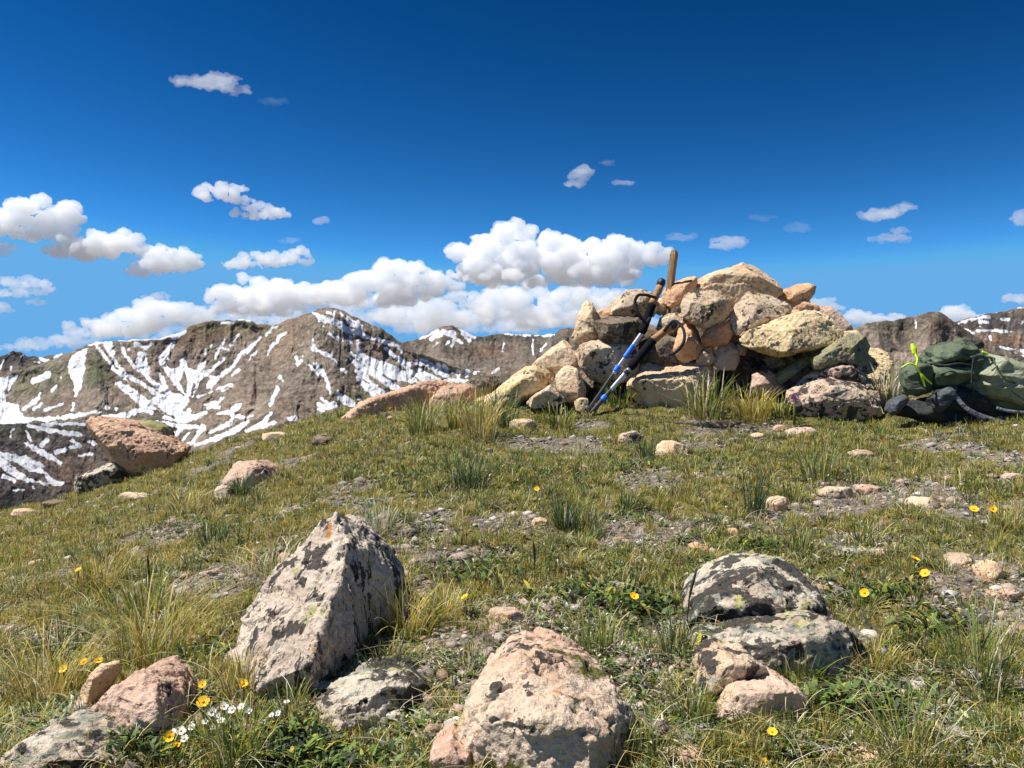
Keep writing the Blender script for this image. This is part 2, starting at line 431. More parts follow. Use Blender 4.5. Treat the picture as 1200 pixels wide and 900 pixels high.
massif_crest = [(-160,455),(-60,446),(0,441),(25,433),(45,428),(70,418),(90,409),(103,404),(118,400.5),(142,399),(187,396.5),(205,392),(217,387),(222,382),(235,378.5),(250,375.5),(262,376),(280,374.5),(292,375),(300,379),(318,380.5),(328,379.5),(335,374.5),(350,371),(364,366.5),(372,362),(384,360),(396,362),(404,365),(412,370),(424,375),(436,380.5),(448,385),(458,392),(470,402),(482,409),(500,416),(520,424),(545,432),(580,440),(640,452),(800,470)]
S = [
 ([(27,480),(45,466.7),(47,461)],[2,2.5,1.5]),([(40,480),(49,473)],2),([(53,480),(74,473)],[3,1]),([(61,458),(66,453)],2.2),([(70.7,442.7)],1.5),
 ([(104,405),(115,402),(130,401)],[1,2,2]),([(128,412),(133,420),(140,430),(146,437),(160,447)],[3,3,3,2.5,3]),([(112,404),(120,414),(128,425),(135,434),(150,447)],2),
 ([(142,403),(145,413),(152,423),(160,432),(172,441),(180,451)],2.3),([(140,399),(160,397.5)],1.5),([(137,450),(148,454),(160,464)],[2,5,6]),
 ([(85,480),(87,473)],1.8),([(125,478)],3),([(136,479)],2.5),([(140,398.5),(187,396.5),(205,392),(217,388)],[2,2,2.5,2.5]),([(203,395),(216,389)],3.5),
 ([(158,403),(170,407),(178,403)],2.6),([(150,409)],2),([(203,403),(189,420),(192,429),(204,445),(219,465)],[3,5.5,5,4.5,2.5]),([(196,421),(198,419)],1.2),
 ([(241,439),(263,420)],[3.5,1.5]),([(241,410),(241,414)],1.2),([(248,404),(247,407)],1.2),([(264,397),(257,408),(252,420)],[1.2,2,1]),([(260,409),(267,410)],1.5),([(280,392),(270,404)],[1.2,1.6]),
 ([(269,433),(284,413),(290,411),(300,401),(306,395)],[3,3,3.5,3,1.2]),([(272,440),(280,433)],1.3),([(292,421),(300,412)],1.4),([(254,456),(262,453),(272,451)],[2,2.5,1.5]),([(260,458),(268,455)],1.2),
 ([(233,465),(248,459)],[2,1.3]),([(240,474),(255,472),(261,466)],1.8),([(243,478),(257,477)],1.8),([(271,479),(283,473)],[2.5,1.5]),
 ([(140,435),(167,450),(184,461)],3),([(140,450),(157,463),(173,475)],[5,7,9]),([(188,439),(193,453),(199,464)],[3,4,6]),([(173,443),(189,455)],[3,5]),
 ([(120,489),(140,487),(158,484)],[3,3.5,4]),([(50,492),(90,487),(118,482)],[3,3.5,2]),([(0,494),(50,491)],[6,3.5]),([(155,483),(170,480),(178,484)],4),([(193,489),(215,493),(233,487),(241,483)],[3,4.5,4.5,3]),([(177,495),(197,497),(215,500),(231,500)],[2,4,4.5,3]),
 ([(197,498),(202,506),(201,515)],[4,3.5,3]),([(212,500),(204,516)],[4,3]),([(221,508),(214,515)],2.3),([(197,528),(215,526),(227,517),(233,507),(238,500)],[1.5,2.5,2.5,4,5]),
 ([(228,522),(255,513),(273,505),(291,494)],[1.5,4.5,4.5,2.2]),([(245,507),(268,497),(273,490)],[1.5,4.5,3.5]),([(271,487),(285,489)],3),([(255,485),(269,483),(282,475)],[2,3,1.5]),([(290,488),(296,487)],1.3),([(288,505),(304,500)],2.5),([(221,481)],4),
 ([(280,374.8),(293,375.6)],1.4),([(260,378),(273,378.6)],1.5),([(300,387)],1.6),([(312,393),(320,385),(327,381)],[1.6,2.2,1]),([(331,382)],1.4),
 ([(313,415),(320,403),(324,401),(326,395),(335,389)],[1.2,2.4,2.4,1.8,1]),([(347,417),(349,428),(353,423)],[1.5,2,1.5]),([(355,418)],1.3),
 ([(367,397),(367,408),(376,413),(387,417),(397,427)],[1,4,3,3,1]),([(390,410),(388,416)],1.4),([(361,427),(373,439)],1.8),([(369,426),(377,435),(382,443),(387,461)],[2.2,4,3.4,1]),
 ([(327,441),(331,446)],2.3),([(325,455),(319,469),(316,475)],[3,3,1.5]),([(400,433),(405,435)],1.7),
 ([(367,367),(381,375),(393,377),(407,387),(421,391),(437,397)],[2,4.5,5,4.5,4.5,1.5]),([(392,365),(391,375)],1.2),([(383,365),(387,367)],1.4),([(379,382)],2.2),([(374,377)],1.2),
 ([(399,367),(402,370)],1.6),([(405,374),(415,382)],2.4),([(408,371),(423,385)],1.5),([(419,377),(425,382)],1.5),([(411,395),(411,403)],2.4),([(385,391),(396,399)],1),([(392,390),(401,399)],1),
 ([(419,398),(419,410),(428,420)],[1.2,3,5]),([(411,413),(430,428),(440,436)],[2,3,3]),([(409,419),(424,433),(430,440)],[2,3,3]),([(417,435),(440,452)],3.2),([(423,450),(439,463)],2.2),
 ([(396,458),(399,466),(408,471),(416,475)],[2,5,7,4]),([(373,474),(382,477),(391,475)],[3,5,5.5]),([(376,467),(387,474)],1.4),([(373,479),(379,482)],2.2),([(420,467)],2.4),
 ([(288,505),(307,498),(317,484)],[2,5.5,2]),([(310,499),(321,495)],3.2),([(280,502),(291,494)],3.2),([(338,491),(345,490)],3),([(280,487),(285,489)],2.4),
 ([(420,388),(428,396),(436,396),(447,399),(464,405),(471,412)],[3,2.4,2,3,4.5,2.5]),([(452,408),(464,419),(480,428)],[3,3.4,3.4]),
 ([(420,412),(428,420),(444,428),(460,440),(480,445),(489,449)],[3,5.5,8,8,4.5,3]),([(447,424),(460,431),(476,440),(487,447)],[2,4.5,4.5,3]),([(467,421),(480,435),(495,443),(513,447)],[2,3.4,5.5,3]),
 ([(420,427),(440,439),(453,447),(469,457)],[3,6,9,3.5]),([(420,443),(430,452),(438,463)],3.4),([(428,452),(449,460)],4.5),([(493,423),(503,428),(513,435),(524,440)],[3,5.5,5.5,4]),
 ([(489,433),(500,440),(516,447)],[3,5.5,4]),([(483,425),(493,427)],1.6),([(513,427),(516,434)],3),([(521,429),(525,438)],3.2),([(524,445),(548,447)],3),([(537,435),(537,443)],2.6),([(548,434),(547,440)],2.8),([(556,437)],2),([(562,434)],2),([(573,433)],1.6)]
PO = [[(102.7,408),(98.7,421),(99,434.7),(95,453),(88.7,464.7),(86,449),(80.7,434.7),(80,428),(84,417),(90.7,412)],
 [(36.7,449),(38,443),(58.7,434.7),(60,437.5),(54.7,444.7),(40,449.5)],
 [(-160,450),(0,442.7),(21,440),(16,448),(13,453),(6.7,464),(6.7,472),(21,474.7),(24,482),(30,492),(0,500),(-160,500)],
 [(120,402),(131,402),(134,416),(128,415)],
 [(160,420),(163,413),(169,413),(175,432),(173,440),(168,440),(160,428)],
 [(193,432),(209,431),(213,419),(217,419),(219,431),(232,435),(233,424),(241,423),(240,432),(236,445),(225,465),(220,465),(219,440),(215,435),(209,447),(212,453)],
 [(241,455),(246,441),(256,440),(266,432),(266,437),(256,446),(247,455)],
 [(173,470),(190,462),(205,460),(214,463),(222,470),(216,478),(213,482),(222,484),(226,488),(200,491),(185,480),(172,478)]]
HO = [([(225,462),(228,451)],2.2),([(216,452),(217,444)],1.6),([(182,476),(190,483),(205,490)],1.6),([(150,459),(158,459)],.8),([(430,437),(450,452)],1.0),([(505,436),(514,441)],.9),([(450,440),(460,447)],1.6)]
RL = [([(225,450),(215,480)], 55, -38), ([(384,362),(372,405),(350,440),(325,500)], 24, 24), ([(104,405),(112,440),(100,480)], 18, 14),
      ([(300,385),(262,440)], 14, -10), ([(384,362),(440,392),(480,420)], 12, 8), ([(440,420),(520,445)], 26, -22), ([(222,384),(216,410)], 9, 12), ([(40,450),(10,480)], 22, -14), ([(395,440),(380,500)], 20, 10)]
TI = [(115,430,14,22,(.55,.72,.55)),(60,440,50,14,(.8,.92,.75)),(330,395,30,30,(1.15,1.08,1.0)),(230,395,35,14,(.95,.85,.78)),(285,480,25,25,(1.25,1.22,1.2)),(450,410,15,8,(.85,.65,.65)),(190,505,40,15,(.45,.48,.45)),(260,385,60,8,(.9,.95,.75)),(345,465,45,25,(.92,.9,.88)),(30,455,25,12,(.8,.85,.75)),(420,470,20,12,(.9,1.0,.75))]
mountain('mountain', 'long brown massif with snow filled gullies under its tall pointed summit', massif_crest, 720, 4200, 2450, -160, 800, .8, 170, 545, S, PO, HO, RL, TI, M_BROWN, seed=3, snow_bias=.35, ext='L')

far_crest = [(300,440),(440,412),(452,402),(470,400.5),(482,400),(492,396),(505,390),(513,385),(522,381.5),(530,381.5),(537,384),(548,390),(558,394),(566,394.5),(576,392),(590,390.5),(600,391.5),(620,392.5),(640,392.5),(650,391),(657,385.5),(664,384),(674,385.5),(690,391),(720,399),(800,410),(900,412),(1000,400)]
S2 = [([(491,397.5),(503,392),(513,387.5)],[1,2,2]),([(505,398),(511,393),(516,392)],[3,5,4]),([(508,406),(512,402)],1.6),([(519,388),(530,389.5),(533,396),(530,406)],[2.5,3.4,4.2,2]),([(523,391),(533,396)],3.2),([(538,386),(548,391.5),(557,395)],[1.6,2.8,1.8]),([(541,391.5),(551,399.5)],2.2),([(537,399),(541,402)],3),([(523,404),(525,401)],1.5),
 ([(592,391.5),(601,392)],1.5),([(604,392.3),(622,393)],1),([(626,393),(649,392)],1.5),([(637,393.5),(649,392)],1.6),([(625,397),(624,407),(625,416)],[1.6,2.2,1.6]),([(590,400),(589,412)],1),([(640,403),(633,412)],1),([(585,431),(577,437)],1.2)]
mountain('mountain', 'distant ridge with a small snow streaked dome left of the cairn', far_crest, 640, 6800, 4300, 380, 1010, 1.0, 70, 470, S2, mat=M_FAR, seed=11, amp=.7,
         relief=[([(522,382),(518,405)],8,8),([(660,385),(640,420)],14,10),([(572,393),(600,430)],12,-8)], tints=[(570,412,30,8,(1.0,.82,.75)),(600,395,60,6,(.75,.8,.8))], snow_bias=.2)

left_crest = [(-200,430),(-60,425),(-20,420),(0,417.5),(8,415),(16,411.5),(24,413),(32,417),(45,418.5),(60,416.5),(72,414),(90,414),(120,420),(200,430)]
S3 = [([(.7,432),(4.7,422)],[2.4,1.5]),([(12.7,434),(13,430)],1.6),([(24,418.5),(28,416.5)],1.6),([(47,420),(56,423)],[2.4,3]),([(64,419),(72,415)],[2,2.4]),([(10,416),(14,414)],1.2),([(40,424),(46,425)],1.5),([(-40,425),(-20,430)],3)]
mountain('mountain', 'dark rocky peak with small snow specks at the far left skyline', left_crest, 620, 5200, 4000, -220, 220, 1.0, 50, 460, S3, mat=M_FAR, seed=17, amp=.9, ext='L', tints=[(15,420,45,12,(.5,.55,.62))])

right_crest = [(860,400),(940,392),(985,389),(1004,383),(1015,379),(1030,376),(1048,376),(1058,372),(1070,371),(1080,368),(1090,365),(1100,365),(1108,369),(1116,375.5),(1124,381),(1140,392),(1160,402),(1200,418),(1300,450)]
mountain('mountain', 'brown craggy mountain behind the backpack', right_crest, 790, 3000, 1850, 860, 1330, .9, 110, 480, [([(1073,374),(1072.5,384)],1.1),([(1118,388)],1.4),([(1058,388)],1)], mat=M_BROWN, seed=23, amp=.8, flow=(.1,1), ext='R',
         relief=[([(1095,366),(1085,420)],14,12),([(1060,372),(1062,400)],8,-8),([(1030,376),(1036,420)],10,7)], tints=[(1080,385,60,12,(.8,.78,.72)),(1080,430,80,25,(1.12,1.05,1.0))])

fr_crest = [(1000,410),(1080,390),(1110,379),(1122,376.5),(1133,373),(1144,371),(1160,367),(1180,364),(1200,359),(1230,352),(1300,360),(1400,380)]
S5 = [([(1123,379),(1140,374),(1158,371)],[1.5,2,3.6]),([(1148,377),(1158,378)],3),([(1168,367)],1.6),([(1182,366),(1185,365)],1.3),([(1174,374.5),(1182,374.5)],2.4),([(1146,388),(1160,387),(1180,389)],2.5),([(1130,386),(1142,391)],2.4),([(1185,388)],1.8),([(1193,361),(1200,360)],1.6),([(1148,382)],1.2),([(1160,394),(1161,398)],2.4),([(1178,396)],1.3),([(1198,378)],2),([(1205,372),(1230,366)],3),
 ([(1156,408),(1180,414),(1210,422)],[2,5,6]),([(1164,416),(1200,430),(1230,440)],[2,5,6]),([(1170,407),(1210,413)],[1.5,3]),([(1150,405),(1158,407)],1.5)]
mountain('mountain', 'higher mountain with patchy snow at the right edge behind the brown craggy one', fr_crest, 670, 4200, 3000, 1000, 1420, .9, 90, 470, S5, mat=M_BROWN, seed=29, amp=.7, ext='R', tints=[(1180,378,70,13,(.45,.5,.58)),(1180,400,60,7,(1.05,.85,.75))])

near_crest = [(-200,500),(-60,498),(0,496.5),(32,496),(60,494.5),(101,494),(130,496),(160,500),(185,508),(205,520),(230,535),(300,560),(400,600)]
S6 = [([(32,499),(61,505),(94,509)],[2,3.4,2.8]),([(50,497),(98,497)],2),([(31,505),(36,516)],1.1),([(29,520),(43,526),(58,535),(71,543)],[2,4.5,4.5,1.5]),([(55,515),(49,522)],4.5),([(65,530),(88,523)],2.4),([(85,516),(94,523)],2.4),([(104,517),(110,519)],3.4),
 ([(-60,520),(0,531),(22,539),(36,548),(50,552)],[4,4,6.5,6.5,3]),([(-60,530),(0,541),(17,554),(32,562)],[6,6.5,8,4]),([(26,537),(50,546)],[4,3]),([(52,554),(62,566),(72,566)],[2.6,4.5,3]),([(3,558),(16,563)],3),([(36,562),(55,568)],1.8),([(39,571)],2.2),([(17,574),(26,574)],2),([(15,503),(12,512)],1.0),([(92,534),(108,532)],.8),([(-60,560),(-20,570)],4)]
mountain('hillside', 'near dark scree slope with ragged snowfields below the orange boulder', near_crest, 1220, 1150, 620, -220, 420, .7, 170, 640, S6, holes=[([(0,535),(20,548)],1.0),([(8,545),(30,556)],.7)], mat=M_GREY, seed=31, amp=.55, ext='L', snow_bias=0.5,
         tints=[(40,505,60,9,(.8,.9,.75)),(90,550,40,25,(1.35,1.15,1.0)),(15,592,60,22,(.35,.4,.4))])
# ------------------------------------------------------------------ summit ground
_cr = curve([(-400,720),(-200,655),(0,603),(60,588),(100,575),(150,560),(200,543),(260,522),(300,510),(350,497),(400,484),(450,474),(500,468),(560,466),(620,470),(700,474),(780,474),(880,472),(950,472),(1040,472),(1100,472),(1200,476),(1400,500),(1700,560)])
_D = curve([(-400,7.5),(0,7.6),(200,7.3),(400,7.0),(700,6.9),(1000,6.6),(1120,5.6),(1200,5.2),(1400,5.0)])
Z0, Y0 = -0.585, 1.25
def G0(x, y):
    x = np.asarray(x, float); y = np.asarray(y, float)
    u = np.clip(600 + 960 * x / np.maximum(y, 1.25), -400, 1700)
    D = _D(u); zc = (450 - _cr(u)) / 960 * D; sl = (zc - Z0) / (D - Y0)
    t = y - D
    zin = Z0 + sl * (np.maximum(y, Y0) - Y0) - 0.03 * np.maximum(0, Y0 - y)
    e = np.maximum(t, 0)
    drop = 0.16 * e * e / (1 + .18 * e)
    z = np.where(t > 0, zc + sl * e * np.exp(-e / 8) - drop, zin)
    qm = ((x - 1.3) / 2.0) ** 2 + ((y - 6.1) / .85) ** 2
    z = z + .10 * np.exp(-qm ** 2)
    rr = np.hypot(x, y)
    z = z - np.where(y < 3, .25 * np.maximum(rr - 6, 0) ** 1.3 * sstep(3, -1, y), 0)
    z = np.maximum(z, -600 + 60 * np.tanh((z + 600) / 400))
    return np.where(z < -600, -600, z)
def Gn(x, y):
    p = np.stack([x, y, x * 0], 1)
    r = np.hypot(x, y)
    near = np.clip(1.6 - r / 40, 0, 1)
    n = fbm(p * 1.3, 3, 41) * .035 + fbm(p * 6.0, 3, 42) * .016 + fbm(p * 28.0, 2, 43) * .004
    return n * near + fbm(p * .02, 4, 44) * np.clip(r - 60, 0, 400) * .05
def G(x, y): return G0(x, y) + Gn(x, y)
def ground_d(px, py):
    D = float(_D(px)); zc = (450 - float(_cr(px))) / 960 * D; sl = (zc - Z0) / (D - Y0)
    d = (Z0 - sl * Y0) / ((450 - py) / 960 - sl)
    d = min(max(d, 0.8), D + .2) if d > 0 else D
    ys = np.linspace(.8, D + .2, 900); xs = (px - CX) / F * ys; rows = 450 - 960 * G(xs, ys) / ys
    ok = np.where(rows <= py)[0]
    return float(ys[ok[0]]) if len(ok) else d
def on_ground(px, py):
    d = ground_d(px, py); x = (px - CX) / F * d
    return np.array([x, d, float(G(np.array([x]), np.array([d]))[0])])

th = np.radians(np.concatenate([np.linspace(-180, -42, 60)[:-1], np.linspace(-42, 42, 720), np.linspace(42, 180, 60)[1:]]))
rad = np.concatenate([[.02, .3, .6, .8], np.geomspace(.95, 11, 460), np.geomspace(11.3, 36000, 90)])
TH, RR = np.meshgrid(th, rad)
gx = (np.sin(TH) * RR).ravel(); gy = (np.cos(TH) * RR).ravel()
gz = G(gx, gy)
bare_spots = [(1010,582,120,17),(930,600,60,14),(640,742,95,40),(540,768,60,34),(1150,700,70,45),(905,690,60,22),(765,622,60,22),(250,682,60,22),(1060,830,90,36),(310,872,70,22),(760,850,60,40),(450,830,60,30),(600,615,50,12),(470,700,40,26),(1000,640,50,12),(420,590,40,9),(760,560,50,10),(60,850,60,30),(870,505,80,7),(700,690,50,16),(1130,600,60,12),(560,650,40,10)]
def bare(x, y, z):
    """0..1 barrenness of the turf at ground points"""
    u = 600 + 960 * x / np.maximum(y, .5); v = 450 - 960 * z / np.maximum(y, .5)
    wob = fbm(np.stack([x * 3, y * 3, x * 0], 1), 3, 77)
    b = np.zeros(x.shape)
    for (cx, cy, rx, ry) in bare_spots:
        q = ((u - cx) / rx) ** 2 + ((v - cy) / ry) ** 2
        b = np.maximum(b, sstep(1.5, .5, q + wob * 1.1))
    n = fbm(np.stack([x * 1.6, y * 1.6, x * 0 + 3], 1), 4, 78)
    rightness = sstep(300, 800, u) * .25
    return np.clip(np.maximum(b, sstep(.26, .55, n + rightness * sstep(560, 800, v))), 0, 1)
m = NT('alpine_soil')
pos = m.n('NewGeometry').outputs['Position']
br = m.attr('bare')
n1 = m.noise(pos, 9, 8, .7); n2 = m.noise(pos, 60, 6, .7); n3 = m.noise(pos, 2.2, 5, .6); v1 = m.n('SeparateColor', {0: m.voro(pos, 70, out='Color')}).outputs[0]; v1d = m.voro(pos, 70)
soil = m.mix(m.ss(n1, .35, .65), (.075, .06, .038), (.19, .15, .10))
soil = m.mix(m.math('MULTIPLY', m.ss(n2, .45, .7), .8), soil, (.30, .26, .19))
soil = m.mix(m.math('MULTIPLY', v1, .5), soil, (.33, .29, .25))
turf = m.mix(m.ss(n1, .35, .65), (.055, .058, .016), (.20, .175, .04))
turf = m.mix(m.ss(n2, .42, .62), turf, (.17, .135, .06))
turf = m.mix(m.math('MULTIPLY', m.ss(n3, .5, .7), .5), turf, (.18, .15, .035))
c = m.mix(m.ss(m.math('ADD', br, m.math('MULTIPLY', m.math('SUBTRACT', n2, .5), 1.2)), .3, .7), turf, soil)
far = m.n('Attribute', attribute_name='far').outputs['Fac']
c = m.mix(far, c, m.mix(m.ss(m.noise(pos, .03, 8, .65), .4, .6), (.10, .085, .06), (.24, .19, .14)))
h = m.math('ADD', m.math('MULTIPLY', n2, 1.0), m.math('MULTIPLY', v1d, -.8))
m.bsdf(c, .95, m.bump(h, .9, .012), spec=.15)
M_SOIL = m.m
me = mesh_from('ground', np.stack([gx, gy, gz], 1), quads=grid_quads(len(th), len(rad))[:, ::-1])
gb = bare(gx, gy, gz); fattr(me, 'bare', gb); fattr(me, 'far', sstep(14, 30, RR.ravel()))
link('ground', me, M_SOIL, label='grassy stony summit ground falling away to a deep valley', kind='structure')

# ------------------------------------------------------------------ rocks
def rock_material(name, base, alt, black=.35, grey=.3, yellow=.15, orange=.05, sc=1.0, moss=0.0, stripe=None, dusk=(.16,.12,.085)):
    m = NT(name)
    tc = m.n('TexCoord').outputs['Object']
    oi = m.n('ObjectInfo').outputs['Random']
    off = m.n('CombineXYZ', {'X': m.math('MULTIPLY', oi, 37.0), 'Y': m.math('MULTIPLY', oi, 91.0), 'Z': m.math('MULTIPLY', oi, 53.0)})
    vec = m.n('VectorMath', {0: tc, 1: off}, operation='ADD').outputs[0]
    lv = vec
    if stripe:
        mp = m.n('Mapping', {'Vector': vec}); mp.inputs['Rotation'].default_value = stripe[0]; mp.inputs['Scale'].default_value = stripe[1]
        lv = mp.outputs[0]
    wn = m.n('TexNoise', {'Vector': vec, 'Scale': 30 * sc, 'Detail': 4}).outputs['Color']
    wsub = m.n('VectorMath', {0: wn, 1: (.5, .5, .5)}, operation='SUBTRACT').outputs[0]
    wsc = m.n('VectorMath', {0: wsub}, operation='SCALE'); wsc.inputs['Scale'].default_value = .045 / sc
    wv = m.n('VectorMath', {0: lv, 1: wsc.outputs[0]}, operation='ADD').outputs[0]
    nA = m.noise(vec, 4 * sc, 5, .6); nB = m.noise(vec, 22 * sc, 6, .68); nC = m.noise(vec, 160 * sc, 4, .7)
    c = m.mix(m.ss(nA, .4, .6), base, alt)
    c = m.mix(m.math('MULTIPLY', m.ss(nB, .45, .72), .65), c, tuple(min(.85, x * 1.35) for x in base))
    c = m.mix(m.math('MULTIPLY', m.ss(m.noise(lv, 11 * sc, 5, .7), .56, .72), .6), c, dusk)
    c = m.mix(m.math('MULTIPLY', m.ss(nC, .52, .7), .35), c, tuple(x * .42 for x in alt))
    c = m.mix(m.math('MULTIPLY', m.ss(nC, .48, .30), .35), c, tuple(min(.9, x * 1.5) for x in base))
    def blot(scale, cov, seed, soft=.05, det=5):
        v = m.n('VectorMath', {0: wv, 1: (seed, seed * 2, seed * 3)}, operation='ADD').outputs[0]
        big = m.noise(v, scale * .35, 3, .5); fine = m.noise(v, scale, det, .62)
        f = m.math('ADD', m.math('MULTIPLY', fine, .65), m.math('MULTIPLY', big, .35))
        th_ = .66 - cov * .26
        return m.ss(f, th_ - soft * .3, th_ + soft * .5)
    if grey: 
        g = blot(26 * sc, grey, 3.1)
        c = m.mix(m.math('MULTIPLY', g, .85), c, m.mix(m.ss(nB, .4, .6), (.30, .31, .25), (.17, .18, .14)))
    if yellow:
        y = blot(15 * sc, yellow, 7.7)
        c = m.mix(m.math('MULTIPLY', y, .85), c, m.mix(m.ss(nB, .4, .6), (.42, .40, .12), (.30, .32, .12)))
    if black:
        b = blot(20 * sc, black, 1.3, .03)
        c = m.mix(m.math('MULTIPLY', b, .93), c, m.mix(m.ss(nC, .45, .7), (.022, .02, .018), (.09, .085, .075)))
        sp = m.math('LESS_THAN', m.voro(wv, 48 * sc), .17 + .22 * black)
        c = m.mix(m.math('MULTIPLY', m.math('MULTIPLY', sp, m.ss(nA, .42, .6)), .75), c, (.04, .035, .03))
    if orange:
        o_ = blot(30 * sc, orange, 5.5, .03)
        c = m.mix(m.math('MULTIPLY', o_, .9), c, (.50, .21, .035))
    if moss:
        z = m.n('SeparateXYZ', {0: tc}).outputs['Z']
        mo = m.math('MULTIPLY', blot(9 * sc, moss, 9.9, .08), 1.0)
        c = m.mix(mo, c, m.mix(m.ss(nC, .4, .6), (.13, .125, .02), (.05, .055, .015)))
    h = m.math('ADD', m.math('MULTIPLY', nB, 1.0), m.math('MULTIPLY', nC, .28))
    h = m.math('ADD', h, m.math('MULTIPLY', m.noise(lv, 70 * sc, 4, .6), .35))
    m.bsdf(c, .88, m.bump(h, .75, .02 / sc), spec=.25)
    return m.m
R_TAN = rock_material('rock_tan', (.76, .56, .36), (.62, .40, .24), black=.16, grey=.12, yellow=.12, orange=.05)
R_ORANGE = rock_material('rock_orange', (.70, .42, .235), (.55, .29, .155), black=.10, grey=.08, yellow=.05, orange=.08)
R_SALM = rock_material('rock_salmon', (.62, .41, .275), (.50, .31, .205), black=.2, grey=.15, yellow=.1, orange=.05)
R_LICH = rock_material('rock_lichened', (.66, .50, .345), (.48, .345, .22), black=.42, grey=.30, yellow=.22, orange=.05)
R_YELL = rock_material('rock_yellow_lichen', (.74, .57, .34), (.60, .43, .235), black=.34, grey=.2, yellow=.35, orange=.1)
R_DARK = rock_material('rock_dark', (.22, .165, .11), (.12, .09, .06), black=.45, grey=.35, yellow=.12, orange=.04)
R_PINK = rock_material('rock_pink', (.62, .45, .33), (.52, .33, .23), black=.25, grey=.18, yellow=.1, orange=.08)
R_PINK2 = rock_material('rock_pink_mottled', (.62, .47, .35), (.54, .37, .27), black=.5, grey=.3, yellow=.3, orange=.08)
R_STRI = rock_material('rock_striated', (.60, .50, .39), (.46, .36, .27), black=.50, grey=.30, yellow=.22, orange=.07, stripe=((0, math.radians(38), 0), (2.2, 1.6, .42)))
R_FRONT = rock_material('rock_front', (.62, .48, .35), (.53, .35, .235), black=.36, grey=.25, yellow=.15, orange=.10, moss=.34)
R_FLAT = rock_material('rock_flat', (.55, .49, .38), (.42, .33, .24), black=.62, grey=.42, yellow=.3, orange=.08)
R_GREEN = rock_material('rock_green_crust', (.36, .33, .17), (.26, .22, .13), black=.25, grey=.4, yellow=.5, orange=.05)

def hull_mesh(pts):
    bm = bmesh.new()
    for p in pts: bm.verts.new(p)
    r = bmesh.ops.convex_hull(bm, input=list(bm.verts))
    bmesh.ops.delete(bm, geom=[g for g in r['geom_interior'] if isinstance(g, bmesh.types.BMVert)], context='VERTS')
    for v in [v for v in bm.verts if not v.link_faces]: bm.verts.remove(v)
    me = bpy.data.meshes.new('h'); bm.to_mesh(me); bm.free(); return me

def chip(me, seed, n=10):
    r_ = np.random.default_rng(seed)
    bm = bmesh.new(); bm.from_mesh(me); bpy.data.meshes.remove(me)
    for i in range(n):
        v = np.array([x.co[:] for x in bm.verts]); c = (v.max(0) + v.min(0)) / 2
        dr = np.array([r_.normal() * .6, -abs(r_.normal()) - .25, r_.normal() * .6 + .15]); dr /= np.linalg.norm(dr)
        h = ((v - c) @ dr).max(); h2 = h * r_.uniform(.70, .94)
        bmesh.ops.bisect_plane(bm, geom=bm.verts[:] + bm.edges[:] + bm.faces[:], plane_co=Vector(c + dr * h2), plane_no=Vector(dr), clear_outer=True)
        pts = [x.co.copy() for x in bm.verts]; bm.free(); bm = bmesh.new()
        for q in pts: bm.verts.new(q)
        r = bmesh.ops.convex_hull(bm, input=list(bm.verts))
        bmesh.ops.delete(bm, geom=[g for g in r['geom_interior'] if isinstance(g, bmesh.types.BMVert)], context='VERTS')
    me = bpy.data.meshes.new('h'); bm.to_mesh(me); bm.free(); return me
ALLROCK = []
_rs = [0]
